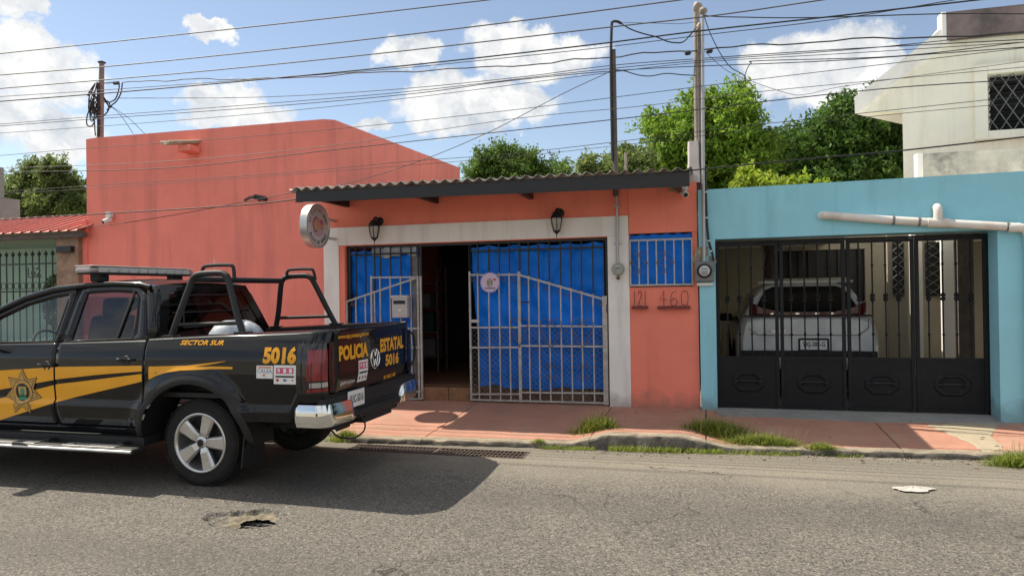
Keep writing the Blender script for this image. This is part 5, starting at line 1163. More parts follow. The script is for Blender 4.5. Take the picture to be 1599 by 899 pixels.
for s in (-1, 1):
    MB().grid(lambda u, v: Vector((-3.70-.05*v+.0, TY+s*lerp(.93, .64, u), lerp(.62, .215, v))), 4, 6).build('mud_flap', m_trim, parent=tk, solid=.012)
    # running board
    a = MB().box(-6.95, -4.66, TY+s*1.055-.085, TY+s*1.055+.085, .325, .375).build('running_board', m_alloy if False else m_trim, parent=tk, bevel=.02)
    for x0, x1 in ((-6.85, -5.72), (-5.42, -4.86)): MB().box(x0, x1, TY+s*1.06-.06, TY+s*1.06+.06, .3755, .382).build('tread_plate', m_alloy, parent=a, bevel=.003)
    MB().tube([(-6.95, TY+s*1.14, .352), (-4.67, TY+s*1.14, .352)], .012, 8).build('edge_trim', m_alloy, parent=a)
    for x in (-6.7, -5.7, -4.9): MB().box(x-.03, x+.03, min(TY+s*.8, TY+s*1.02), max(TY+s*.8, TY+s*1.02), .345, .40).build('board_bracket', m_trim, parent=a)
    # mirror
    mi_ = MB().obox((-6.56, TY+s*1.09, 1.30), (.05, 0, 0), (0, .115, 0), (.0, 0, .085)).build('door_mirror', m_trim, parent=tk, bevel=.035)
    MB().obox((-6.58, TY+s*.94, 1.25), (.035, 0, 0), (0, .07, 0), (0, 0, .03)).build('mirror_arm', m_trim, parent=mi_, bevel=.01); MB().obox((-6.507, TY+s*1.09, 1.30), (.002, 0, 0), (0, .095, 0), (0, 0, .068)).build('mirror_glass', m_chrome, parent=mi_)
# roll cage
cg = []
def cage_pts(s): return [(-4.56, TY+s*.79, 1.28), (-4.50, TY+s*.76, 1.48), (-4.43, TY+s*.70, 1.74), (-4.395, TY+s*.69, 1.815), (-4.32, TY+s*.69, 1.845), (-4.14, TY+s*.69, 1.85), (-4.075, TY+s*.69, 1.835), (-4.03, TY+s*.70, 1.78), (-3.90, TY+s*.76, 1.48), (-3.82, TY+s*.79, 1.31)]
for s in (-1, 1):
    rb = MB().tube(smooth_pts(cage_pts(s), 4), .028, 12).build('roll_bar', m_trim, parent=tk, smooth=True)
    MB().tube([(-4.515, TY+s*.77, 1.40), (-3.86, TY+s*.77, 1.415)], .018, 10).build('side_rail', m_alloyd if False else m_trim, parent=rb, smooth=True)
    MB().tube(smooth_pts([(-4.33, TY+s*.66, 1.845), (-4.32, TY+s*.66, 1.90), (-4.26, TY+s*.66, 1.92), (-4.06, TY+s*.66, 1.92), (-4.01, TY+s*.66, 1.90), (-3.99, TY+s*.67, 1.80)], 4), .016, 8).build('hand_loop', m_trim, parent=rb, smooth=True)
    for x in (-4.56, -3.82): MB().box(x-.06, x+.06, TY+s*.79-.05, TY+s*.79+.05, ztop(x)+.006, ztop(x)+.02).build('foot_plate', m_trim, parent=rb)
MB().tube([(-4.40, TY-.69, 1.80), (-4.40, TY+.69, 1.80)], .028, 12).build('cross_bar', m_trim, parent=tk, smooth=True)
MB().tube([(-4.80, TY+.1, 1.80), (-4.80, TY+.1, 2.03)], .003, 5).build('aerial', m_plasticw, parent=tk)
# light bar
lx0 = -5.62; m_lb = mat('clear_light_bar_lens', (.50, .50, .48), .15, var=.2, vs=14, coat=.6); m_lbt = mat('light_bar_lid', (.62, .60, .56), .35, var=.08)
m_lbm = mat('light_module', (.55, .53, .5), .4, var=.1)
lb = MB().box(lx0-.10, lx0+.10, TY-.60, TY+.60, 1.885, 1.945).build('light_bar', m_lb, parent=tk, bevel=.02)
for i in range(10):
    y = TY-.56+i*.124; MB().box(lx0+.1005, lx0+.107, y-.045, y+.045, 1.89, 1.935).build('lens_module', m_lbm, parent=lb, bevel=.004)
for s in (-1, 1):
    MB().obox((lx0, TY+s*.645, 1.912), (.085, 0, 0), (0, .055, 0), (0, 0, .027)).build('end_lens', m_lampw, parent=lb, bevel=.02)
    MB().obox((lx0, TY+s*.50, 1.845), (.06, 0, 0), (0, .06, 0), (0, 0, .045)).build('mount_foot', m_trim, parent=lb, bevel=.015)
MB().box(lx0-.105, lx0+.105, TY-.68, TY+.68, 1.9455, 1.955).build('lid', m_lbt, parent=lb, bevel=.004); MB().box(lx0-.10, lx0+.10, TY-.66, TY+.66, 1.872, 1.8845).build('tray', m_trim, parent=lb)
# cargo bundle in the bed
m_bag = mat('pale_blue_plastic_sheet', (.36, .40, .46), .45, var=.35, vs=7, bump=.5, bs=14)
def bag(u, v):
    a = 2*math.pi*u; b = math.pi*(v*.5); r_ = 1+.10*math.sin(3*a+2)+.07*math.sin(7*a+4*b); return (-4.20+.33*r_*math.cos(a)*math.cos(b)**.55, TY-.36+.28*r_*math.sin(a)*math.cos(b)**.55, .822+.60*math.sin(b)*(1-.08*math.sin(5*a)*math.cos(b)))
tag(MB().grid(bag, 28, 12).build('cargo_bundle', m_bag, smooth='all', at=(-4.22, TY-.38, .822)), 'pale sheeted bundle lying in the pickup bed inside the roll cage', 'bundle')
# ------------------------------------------------------------------ white car in the garage
SY = 10.15
cl_, cr_ = P(1178, 500, SY).x, P(1346, 500, SY).x
SC_ = (cl_+cr_)/2-.0; SH = .90
m_suvred = mat('dark_red_lens', (.075, .004, .006), .2, coat=.4)
m_wcar = paint('white_car_paint', (.62, .63, .64), .3)
cs = thing('white_suv', 'white SUV parked nose-in inside the garage behind the dark gate', 'car', (SC_, SY+2, .16))
Z0 = .16
zP = lambda py: P(1262, py, SY).z
zroof, zspoil, zwin0, zlampb, zdeck, zbumpT, zplT, zplB, zlow_ = zP(437), zP(447), zP(488), zP(491), zP(496), zP(543), zP(530), zP(545), zP(575)
stations = []  # body as rings along Y: half-width table by height
def suv_hw(z):
    return interp([(.35, .80), (.5, .88), (.75, .905), (.95, .905), (1.12, .87), (1.2, .83), (1.45, .70), (1.62, .60), (1.68, .45)], z)
zr_s = zroof
def top_s(y):   # roof / bonnet line along the car, y from the tail
    return interp([(0, zdeck-.02), (.04, zdeck+.02), (.10, 1.28), (.32, zr_s-.04), (.5, zr_s), (1.6, zr_s+.01), (2.2, zr_s-.06), (3.0, 1.14), (3.9, 1.02), (4.25, .80)], y)
mb = MB(); rows = 22; ys = [0, .02, .05, .1, .15, .22, .32, .42, .5, .8, 1.2, 1.6, 1.9, 2.2, 2.6, 3.0, 3.5, 3.9, 4.15, 4.25]
for y in ys:
    zt_ = top_s(y); 
    for j in range(rows+1):
        v = j/rows; 
        if v < .8: z = lerp(.36, zt_-.05, v/.8); h = suv_hw(z)
        else:
            t_ = (v-.8)/.2; z = zt_-.05*(1-math.sin(t_*math.pi/2)); h = suv_hw(zt_-.05)*math.cos(t_*math.pi/2)**.6
        h *= 1 - .10*max(0, 1-y/.25)**2 - .15*max(0, (y-3.6)/.65)**2
        mb.v.append((SC_-h, SY+y, z+.0)); 
m_ = rows+1; base = len(mb.v); mb.v += [(2*SC_-x, y, z) for x, y, z in mb.v]
for o0_ in (0, base):
    for i in range(len(ys)-1):
        for j in range(rows): mb.f.append((o0_+i*m_+j, o0_+(i+1)*m_+j, o0_+(i+1)*m_+j+1, o0_+i*m_+j+1)); mb.m.append(0)
mb.f.append(tuple(range(0, m_)) + tuple(range(base+m_-1, base-1, -1))); mb.m.append(0)
mb.f.append(tuple(range((len(ys)-1)*m_, len(ys)*m_)) + tuple(range(base+len(ys)*m_-1, base+(len(ys)-1)*m_-1, -1))); mb.m.append(0)
body = mb.build('body', m_wcar, parent=cs, smooth=True)
hz = lambda z: suv_hw(z)*.90
def rearglass(u, v):
    z = lerp(zwin0+.01, zspoil, v); y = interp([(zdeck, .03), (1.28, .10), (zr_s-.04, .32)], z); return (SC_+lerp(-1, 1, u)*(suv_hw(z)-.10), SY+y-.025, z)
MB().grid(rearglass, 12, 8).build('rear_window', m_gdark if False else mat('dark_car_window', (.006, .006, .007), .06, coat=.5), parent=cs, smooth='all')
MB().grid(lambda u, v: (SC_+lerp(-1, 1, u)*(.60-.03*v), SY+lerp(.12, .42, v)+.05*abs(2*u-1)**2, zr_s+lerp(-.015, .03, v)), 14, 4).build('spoiler', m_wcar, parent=cs, smooth='all', solid=.025)
for s in (-1, 1):
    MB().grid(lambda u, v: (SC_+s*lerp(.34, hz(zlampb)+.02, u), SY-.022+.20*max(0, u-.75)**1.2*2, lerp(zlampb-.005, lerp(zlampb+.05, zlampb+.17, u**1.5), v)), 14, 5).build('tail_lamp', m_suvred, parent=cs, smooth='all', solid=.03)
    MB().obox((SC_+s*.97, SY+2.55, 1.16), (.10, 0, 0), (0, .05, 0), (0, 0, .065)).build('door_mirror', m_trim, parent=cs, bevel=.025)
    MB().obox((SC_+s*.885, SY+2.55, 1.13), (.05, 0, 0), (0, .03, 0), (0, 0, .025)).build('mirror_arm', m_trim, parent=cs)
    for yw in (.75, 3.35):
        wo = MB().lathe([(.20,-.10),(.28,-.11),(.33,-.09),(.34,0),(.33,.09),(.28,.11),(.20,.10)], (SC_+s*.80, SY+yw, Z0+.335), (s, 0, 0), 32, cap=False).build('wheel', m_tyre, parent=cs, smooth='all')
        MB().lathe([(.001,.09),(.20,.085),(.205,.02),(.001,.0)], (SC_+s*.80, SY+yw, Z0+.335), (s, 0, 0), 20).build('rim', m_alloy, parent=wo)
        MB().lathe([(.40,.0),(.42,.02),(.36,.022),(.36,.0)], (SC_+s*.895, SY+yw, Z0+.335), (s, 0, 0), 32, cap=False).build('arch_trim', m_trim, parent=cs)
    MB().grid(lambda u, v: (SC_+s*(suv_hw(lerp(1.17, 1.52, v))+.006), SY+lerp(.55+.25*v, 2.6-.5*v, u), lerp(1.17, 1.52, v)), 10, 5).build('side_window', bpy.data.materials['dark_car_window'], parent=cs, smooth='all')
    MB().grid(lambda u, v: (SC_+s*lerp(.62, .80, u), SY-.012, lerp(.40, .46, v)), 2, 2).build('reflector', m_lampred, parent=cs)
MB().box(SC_-.36, SC_+.36, SY-.025, SY+.02, zlampb-.002, zlampb+.035).build('lamp_strip', m_suvred, parent=cs)
MB().box(SC_-.80, SC_+.80, SY-.018, SY+.02, zlampb-.03, zlampb-.004).build('lamp_shadow_strip', m_trim, parent=cs)
for x in (-.45, -.12, .12, .30): MB().box(SC_+x-.025, SC_+x+.025, SY-.03, SY-.0255, zlampb+.005, zlampb+.025).build('letter_badge', m_chrome, parent=cs)
zb0 = zP(524); zb1 = zP(547)
mb = MB()
mb.add([(SC_-.66, SY-.016, zb1), (SC_+.66, SY-.016, zb1), (SC_+.40, SY-.012, zb0), (SC_-.40, SY-.012, zb0)], [(0,1,2,3)]); mb.build('hatch_recess', m_wcar, parent=cs, solid=.008)
MB().box(SC_-.84, SC_+.84, SY-.035, SY+.05, zP(557), zb1-.003).build('bumper_strip', m_trim, parent=cs, bevel=.012)
m_skid = mat('silver_skid_plate', (.42, .43, .44), .35, metal=.3)
MB().box(SC_-.78, SC_+.78, SY-.045, SY+.05, zP(572), zP(558)).build('skid_plate', m_skid, parent=cs, bevel=.02); MB().box(SC_-.86, SC_+.86, SY+.0, SY+.3, .30, zP(573)).build('rear_apron', m_trim, parent=cs, bevel=.02)
def sl_(xa, za, xb, zb_, nm, r_=.004): MB().tube([(SC_+xa, SY-.012, za), (SC_+xb, SY-.012, zb_)], r_, 5).build(nm, m_trim, parent=cs)
zz0 = zP(523); sl_(-.62, zz0, .62, zz0, 'panel_gap'); sl_(-.62, zz0, -.74, zP(512), 'panel_gap'); sl_(.62, zz0, .74, zP(512), 'panel_gap'); sl_(.74, zP(512), .74, zP(497), 'panel_gap')
xp = P(1270, 537, SY).x; pl = MB().box(xp-.165, xp+.165, SY-.034, SY-.028, zP(545.5), zP(529)).build('licence_plate', m_sticker, parent=cs)
text_on('YXJ-383-G', lambda u, v: (xp+lerp(-.14, .14, u), SY-.0355, lerp(zP(543), zP(533), v)), 'plate_lettering', m_ink, pl, .02)
for a in (-1, 1): MB().box(xp+a*.178-.012, xp+a*.178+.012, SY-.036, SY-.026, zP(547), zP(528)).build('plate_frame', m_trim, parent=cs)
MB().box(xp-.165, xp+.165, SY-.036, SY-.026, zP(530.6), zP(527.6)).build('plate_frame', m_trim, parent=cs); MB().box(xp-.165, xp+.165, SY-.036, SY-.026, zP(547.5), zP(545.3)).build('plate_frame', m_trim, parent=cs)
text_on('eclipse', lambda u, v: (SC_-.55+.28*u, SY-.02, lerp(zP(518.5), zP(515.5), v)), 'name_badge', m_chrome, cs, .01, .2)
# ------------------------------------------------------------------ poles and masts
YM = 9.16
mx_ = P(959, 200, YM).x
mt = thing('roof_mast', 'thin dark service mast rising above the awning with a hooked top', 'mast', (mx_, YM, 2.6))
b0_ = P(961, 276, YM); t0_ = P(958, 78, YM); g0 = P(956, 36, YM)
MB().tube([b0_+Vector((0,0,-.25)), b0_, t0_], [.034, .034, .028], 8).build('timber', m_wood, parent=mt)
MB().tube(smooth_pts([b0_+Vector((-.03, -.03, .2)), t0_+Vector((-.035, -.02, -.3)), P(955, 44, YM-.02), P(957, 34.5, YM-.02), P(964, 34, YM-.02), P(970, 37, YM-.02)], 5), .018, 8).build('pipe', m_wire, parent=mt, smooth=True)
ps = thing('service_pole', 'rusty grey service pipe with a weatherhead rising from the salmon wall end', 'pole', (P(1088, 250, 9.3).x, 9.3, 2.9))
MB().tube([P(1091, 300, 9.3), P(1088, 150, 9.3), P(1087.5, 18, 9.3)], .040, 12).build('pipe', m_piperust, parent=ps, smooth=True)
hd = P(1089, 11, 9.28); MB().lathe([(.035,-.06),(.055,-.02),(.06,.02),(.045,.05),(.001,.06)], hd, (.5, -.3, .8), 12).build('weatherhead', m_piperust, parent=ps, smooth=True)
ps2 = thing('service_pole', 'slim galvanised pipe with a dark cap running down to the dark grey meter', 'pole', (P(1099, 250, 9.1).x, 9.08, 2.0))
yp = ybf-.05
MB().tube([Vector((m2x-.0, yp, m2z+.11)), P(1097.5, 200, yp), P(1097, 24, yp)], .021, 12).build('pipe', m_pipe, parent=ps2, smooth=True)
MB().lathe([(.022,-.05),(.045,-.02),(.05,.02),(.03,.045),(.001,.05)], P(1098, 18, yp), (.35, -.3, .9), 12).build('weatherhead', m_piperust, parent=ps2, smooth=True)
MB().tube(smooth_pts([P(1101, 260, yp), P(1103, 330, yp), P(1106, 372, yp), P(1113, 400, yp), P(1114, 425, yp)], 5), .014, 8).build('taped_cable', m_wire, parent=ps2, smooth=True)
for py, px in ((300, 1102.3), (340, 1103.5), (376, 1107), (392, 1110.5)): q = P(px, py, yp); MB().lathe([(.0155,-.008),(.017,-.008),(.017,.008),(.0155,.008)], q, (0,0,1), 10).build('tie', m_plasticw, parent=ps2)
ps3 = thing('service_pole', 'dark narrow timber post strapped beside the rusty service pipe', 'pole', (P(1094, 250, 9.25).x, 9.25, 2.9))
MB().tube([P(1096.5, 300, 9.25), P(1092.5, 45, 9.25)], [.042, .034], 8).build('post', m_wood, parent=ps3); MB().lathe([(.038,-.05),(.05,0),(.035,.04),(.001,.045)], P(1093, 42, 9.25), (.3, 0, 1), 10).build('cap', m_piperust, parent=ps3, smooth=True)
wp = P(1083, 246, 9.28); zt_, zb_ = P(1083, 222, 9.28).z, P(1083, 268, 9.28).z
m_limew = mat('whitewashed_masonry', (.66, .60, .58), .9, var=.12, vs=5, bump=.6, bs=30, dirt=(.38, .28, .24), dirtamt=.6, dscale=4)
stub = MB().grid(lambda u, v: (wp.x+ (lerp(.085, .065, v)*(1+.05*math.sin(v*9)))*math.copysign(abs(math.cos(2*math.pi*u))**.5, math.cos(2*math.pi*u)), 9.27+.07*math.copysign(abs(math.sin(2*math.pi*u))**.5, math.sin(2*math.pi*u)), lerp(zb_-.15, zt_, v)), 28, 8)
stub.add([(wp.x, 9.27, zt_+.01)] + [], []); stub.v.append
n0 = 28*9
stub.f += [tuple(i*9+8 for i in range(28))]; stub.m += [0]
tag(stub.build('masonry_stub', m_limew, smooth=True, at=(wp.x, 9.27, zb_-.15)), 'whitewashed masonry stub on the wall end beside the service pipes', 'masonry stub')
# short stake behind the awning
q0, q1 = P(978, 275, 12), P(977, 238, 12)
tag(MB().tube([q0+Vector((0,0,-.4)), q1], .022, 6).build('roof_stake', m_piperust, at=tuple(q0)), 'short rusty stake sticking up behind the awning', 'stake')
# utility pole on the left
YU = 11.2
up_ = P(156, 150, YU); upl = thing('utility_pole', 'slim dark utility pole with tangled cables above the tall salmon block', 'utility pole', (up_.x, YU, 0))
pb, pt = P(156.5, 213, YU), P(159, 99, YU)
MB().tube([Vector((pb.x-.02, YU, 0)), pb, pt], [.10, .062, .045], 10).build('pole', mat('weathered_steel_pole', (.19, .165, .15), .7, var=.25, vs=5, bump=.2), parent=upl, smooth=True)
MB().tube([P(153, 130, YU-.07), P(154, 212, YU-.07)], .025, 8).build('side_pipe', m_wire, parent=upl)
MB().box(pt.x-.05, pt.x+.05, YU-.05, YU+.05, pt.z, pt.z+.03).build('cap', m_black, parent=upl)
r_ = random.Random(5)
for k in range(11):
    cx_, cy_ = 146+r_.uniform(-4, 5), 163+r_.uniform(-5, 10); w__, h__ = r_.uniform(2, 6), r_.uniform(8, 18)
    MB().tube([P(cx_+w__*math.cos(a)*(1+.2*math.sin(3*a+k)), cy_+h__*math.sin(a), YU-.1+.02*math.sin(2*a+k)) for a in [i*math.pi/9 for i in range(17)]], .010, 5).build('cable_coil', m_wire, parent=upl)
for pts in ([(149, 130), (142, 140), (137, 149), (141, 147), (148, 133)], [(152, 128), (147, 150), (144, 170)], [(162, 152), (167, 160), (170, 170), (165, 178), (160, 182)], [(162, 155), (172, 168), (175, 164), (182, 158), (189, 145), (191, 130)], [(171, 160), (180, 155), (185, 142), (186, 131), (182, 129), (163, 130)], [(163, 160), (168, 158), (172, 166), (167, 172)], [(147, 182), (148, 200), (149, 212)], [(142, 165), (136, 182), (136, 195), (143, 197), (148, 190)]):
    MB().tube(smooth_pts([P(x, y, YU-.12) for x, y in pts], 5), .012, 6).build('loose_cable', m_wire, parent=upl)
MB().tube([P(178, 130, YU-.1), P(185, 129.8, YU-.1)], .035, 8).build('splice', m_wire, parent=upl)
# ------------------------------------------------------------------ overhead cables
def cable(label, pts, Y, r=.010, m=None, ext=(True, True), name='overhead_cable', Yend=None, wob=0):
    W = []
    for i, (x, y) in enumerate(pts):
        Yi = Y if Yend is None else lerp(Y, Yend, (x-pts[0][0])/(pts[-1][0]-pts[0][0])); W.append(P(x, y, Yi))
    S = smooth_pts(W, 8)
    if ext[0]: d = (S[0]-S[1]).normalized(); S = [S[0]+d*k+Vector((0, 0, .0012*k*k)) for k in (14, 9, 5, 2)] + S
    if ext[1]: d = (S[-1]-S[-2]).normalized(); S = S + [S[-1]+d*k+Vector((0, 0, .0012*k*k)) for k in (2, 5, 9, 14)]
    r = r*.60
    if wob: S = [p + Vector((0, .01*math.sin(i*1.3), wob*math.sin(i*.9)+wob*.6*math.sin(i*2.1))) for i, p in enumerate(S)]
    o = MB().tube(S, r, 6, cap=False).build(name, m or m_wire, smooth='all', at=tuple(W[len(W)//2]), fixn=False)
    return tag(o, label, 'cable', 'cables strung along the street')
cable('topmost overhead cable, leaving the photo above the middle of the sky', [(0, 84), (250, 57.5), (500, 30.5), (765, 0)], 7.3, .011, m_wireg)
cable('second overhead cable from the top, crossing the tip of the left pole', [(0, 117.5), (200, 101), (500, 70), (800, 34.5), (1065, 0)], 7.3, .011, m_wireg)
cable('third overhead cable from the top, passing the rusty pipe just below its weatherhead', [(0, 138.5), (300, 113), (600, 83), (950, 43), (1120, 24), (1300, -2)], 7.5, .011, m_wireg)
cable('thick black overhead cable, fourth from the top along the whole street', [(0, 158.5), (250, 138.5), (600, 106), (900, 73), (1090, 49), (1300, 26), (1599, -8)], 7.6, .013)
cable('thin cable running just under the thick black fourth cable', [(330, 129), (600, 109), (900, 79), (1090, 56), (1300, 31), (1480, 2)], 7.7, .007)
cable('wavy twisted cable strung from the left pole to the right edge', [(191, 129), (300, 124), (420, 123), (600, 113), (800, 103), (950, 89), (1100, 77), (1300, 64), (1599, 52)], YU-.1, .014, None, (False, True), Yend=8.2, wob=.012)
cable('cable running from the left pole below the wavy twisted cable', [(185, 153.5), (400, 152), (600, 141), (800, 122), (950, 103), (1090, 92), (1300, 78), (1599, 62)], YU-.1, .009, None, (False, True), Yend=8.3)
cable('thin cable passing through the coils on the left pole', [(0, 194), (160, 181), (400, 163), (640, 143), (900, 113), (1090, 95), (1350, 76), (1599, 50)], 7.8, .007)
cable('cable just under the thin one at the foot of the coils', [(0, 197), (160, 185), (400, 168), (640, 147), (800, 126), (1000, 108), (1300, 95), (1599, 74)], 7.9, .008)
cable('thin cable skimming the medium cloud left of the middle', [(0, 208), (200, 194), (420, 176), (640, 153), (900, 120), (1090, 98), (1350, 82), (1599, 66)], 8.0, .006)
cable('thin cable just above the top edge of the salmon block', [(0, 243), (132, 232), (330, 218), (560, 198), (800, 172), (1000, 147), (1200, 122), (1599, 75)], 8.0, .006)
cable('thin cable across the front of the salmon block near its top', [(0, 263), (260, 252), (520, 227), (800, 186), (1000, 166), (1200, 142), (1599, 105)], 8.1, .006, m_wireg)
cable('cable crossing the salmon block below the clay spout', [(0, 269), (260, 262.5), (520, 234), (800, 204), (1000, 182), (1200, 158), (1400, 137), (1599, 124)], 8.1, .009)
cable('cable across the middle of the salmon block above the awning', [(0, 300), (140, 290), (420, 272), (640, 252), (800, 240), (1000, 217), (1200, 193), (1599, 150)], 8.1, .006)
cable('thin cable low over the awning roof', [(640, 258), (800, 245), (950, 229), (1090, 213), (1250, 195), (1400, 178), (1599, 160)], 8.15, .005, None, (True, True))
cable('thick sagging cable dipping in front of the awning and the blue wall', [(0, 343), (135, 335), (300, 325.5), (402, 318), (470, 311), (600, 302), (760, 295), (950, 280), (1090, 265), (1250, 249), (1400, 236), (1599, 214)], 8.22, .014)
cable('cable climbing from the wall bracket on the salmon block to the roof mast', [(120, 356), (180, 350), (270, 336), (378, 316), (415, 309), (460, 300), (520, 292), (640, 257), (760, 208), (880, 146), (953, 112)], 9.05, .008, None, (False, False))
cable('slack cable loop hanging from the roof mast to the rusty pipe', [(970, 37), (985, 46), (1005, 53), (1025, 58), (1042, 65), (1055, 67), (1066, 66), (1076, 57), (1088, 42)], 9.1, .014, None, (False, False))
cable('pair cable from the roof mast foot bracket to the rusty pipe', [(961, 109), (975, 111), (995, 117), (1015, 119), (1040, 115), (1065, 117), (1087, 118)], 9.1, .011, None, (False, False))
cable('short cable from the roof mast running level to the rusty pipe', [(968, 36), (1000, 36), (1040, 37), (1060, 37.5), (1086, 35)], 9.12, .005, None, (False, False))
cable('level cable leaving the slim pipe cap towards the cream house', [(1098, 24), (1115, 26), (1150, 27), (1260, 28), (1470, 22), (1599, 22)], 9.05, .011, None, (False, True))
cable('drop cable looping down from the slim pipe cap to the hanging splice', [(1099, 24), (1108, 50), (1120, 75), (1132, 95), (1143, 107), (1150, 111), (1163, 119), (1164, 130), (1158, 137), (1151, 127), (1160, 130), (1165, 112), (1173, 99), (1190, 95), (1400, 88), (1599, 66)], 8.9, .009, None, (False, True))
cable('thin stay wire hanging slack to the right of the service pipes', [(1100, 80), (1130, 107), (1160, 122), (1230, 146), (1262, 147), (1330, 133), (1599, 96)], 8.8, .005, None, (False, True))
cable('thick drop cable leaving the slim pipe low towards the right edge', [(1090, 267), (1200, 254), (1330, 243), (1470, 229), (1599, 212)], 8.6, .013, None, (False, True)) if False else None
for k, (x, y) in enumerate(((177, 168), (190, 171))):
    cable(('left' if k == 0 else 'right') + ' of two guy wires from the left pole down behind the salmon block', [(172, 165), (x+(12 if k == 0 else 10), y+13), (208 if k == 0 else 226, 209)], YU-.1, .008, None, (False, False), 'guy_wire')
for nm, x, y in (('left', 1074, 83), ('right', 1108, 80)):
    tag(MB().tube([P(x-5, y+1, 9.0), P(x-3, y+.5, 9.0), P(x+3, y-.5, 9.0), P(x+5, y-1, 9.0)], [.012, .03, .03, .012], 8).build('cable_splice', m_wire, smooth=True, at=tuple(P(x, y, 9.0))), 'black cable splice just ' + nm + ' of the service pipes', 'splice', 'cable splices at the service pipes')
br = P(402, 312, 9.1); t = thing('cable_bracket', 'dark iron cable bracket low on the salmon block left of the awning', 'bracket', (br.x, YF, br.z))
MB().tube([P(382, 313, 9.1), P(390, 308.5, 9.1), P(400, 307, 9.1)], .022, 8).build('clamp', m_rust, parent=t); MB().tube([P(398, 307, 9.1), P(416, 311, 9.1)], .035, 8).build('insulator', m_wire, parent=t); MB().tube([P(405, 313, 9.1), P(405, 313, YF+.01)], .02, 6).build('pin', m_rust, parent=t)
# ------------------------------------------------------------------ trees
def leaf_mat(name, c1, c2):
    m = bpy.data.materials.new(name); m.use_nodes = True; t = m.node_tree; b = t.nodes['Principled BSDF']; g = t.nodes.new('ShaderNodeNewGeometry')
    mi_ = t.nodes.new('ShaderNodeMix'); mi_.data_type = 'RGBA'; t.links.new(g.outputs['Random Per Island'], mi_.inputs[0]); mi_.inputs[6].default_value = (*c1, 1); mi_.inputs[7].default_value = (*c2, 1)
    ty = t.nodes.new('ShaderNodeTexCoord'); nn_ = t.nodes.new('ShaderNodeTexNoise'); nn_.inputs['Scale'].default_value = 1.3; nn_.inputs['Detail'].default_value = 3; t.links.new(ty.outputs['Object'], nn_.inputs['Vector'])
    mv = t.nodes.new('ShaderNodeMapRange'); mv.inputs[1].default_value = .35; mv.inputs[2].default_value = .65; mv.inputs[3].default_value = .7; mv.inputs[4].default_value = 1.25; t.links.new(nn_.outputs[0], mv.inputs[0])
    hv = t.nodes.new('ShaderNodeHueSaturation'); t.links.new(mv.outputs[0], hv.inputs['Value']); t.links.new(mi_.outputs[2], hv.inputs['Color']); mi_ = hv
    t.links.new(hv.outputs[0], b.inputs['Base Color']); b.inputs['Roughness'].default_value = .55; b.inputs['Specular IOR Level'].default_value = .35
    tr = t.nodes.new('ShaderNodeBsdfTranslucent'); hs = t.nodes.new('ShaderNodeHueSaturation'); hs.inputs['Value'].default_value = 1.25; hs.inputs['Hue'].default_value = .485; t.links.new(mi_.outputs[0], hs.inputs['Color']); t.links.new(hs.outputs[0], tr.inputs[0])
    x = t.nodes.new('ShaderNodeMixShader'); x.inputs[0].default_value = .42; t.links.new(b.outputs[0], x.inputs[1]); t.links.new(tr.outputs[0], x.inputs[2]); t.links.new(x.outputs[0], t.nodes['Material Output'].inputs[0]); return m
def leaves_mesh(name, C, size, m, parent, aspect=.45, up=.5, kind=False):
    n = len(C); nrm = rng.normal(size=(n, 3)); nrm[:, 2] += up; nrm /= np.linalg.norm(nrm, axis=1)[:, None]
    a = rng.normal(size=(n, 3)); a[:, 2] -= .5; a -= nrm*(a*nrm).sum(1)[:, None]; a /= np.linalg.norm(a, axis=1)[:, None]; b = np.cross(nrm, a)
    s = size*rng.uniform(.6, 1.3, n)[:, None]; w_ = s*aspect
    V = np.stack([C-a*s*.5, C+b*w_*.5+nrm*s*.06, C+a*s*.5, C-b*w_*.5+nrm*s*.06], 1).reshape(-1, 3)
    o_ = np.array(parent['_o']); me = bpy.data.meshes.new(name); me.vertices.add(4*n); me.vertices.foreach_set('co', (V-o_).astype(np.float32).ravel())
    me.loops.add(4*n); me.loops.foreach_set('vertex_index', np.arange(4*n, dtype=np.int32)); me.polygons.add(n); me.polygons.foreach_set('loop_start', np.arange(0, 4*n, 4, dtype=np.int32))
    me.polygons.foreach_set('use_smooth', np.zeros(n, bool)); me.update(); me.validate(); me.materials.append(m); ob = bpy.data.objects.new(name, me); COL.objects.link(ob); ob.parent = parent
    return ob
m_leafA = leaf_mat('bright_green_leaves', (.11, .23, .025), (.27, .42, .055)); m_leafB = leaf_mat('deep_green_leaves', (.04, .10, .018), (.11, .21, .035)); m_leafC = leaf_mat('mid_green_leaves', (.07, .15, .028), (.16, .27, .05)); m_leafD = leaf_mat('yellow_green_leaves', (.16, .27, .02), (.34, .42, .05)); m_leafE = leaf_mat('olive_leaves', (.10, .165, .045), (.23, .29, .09))
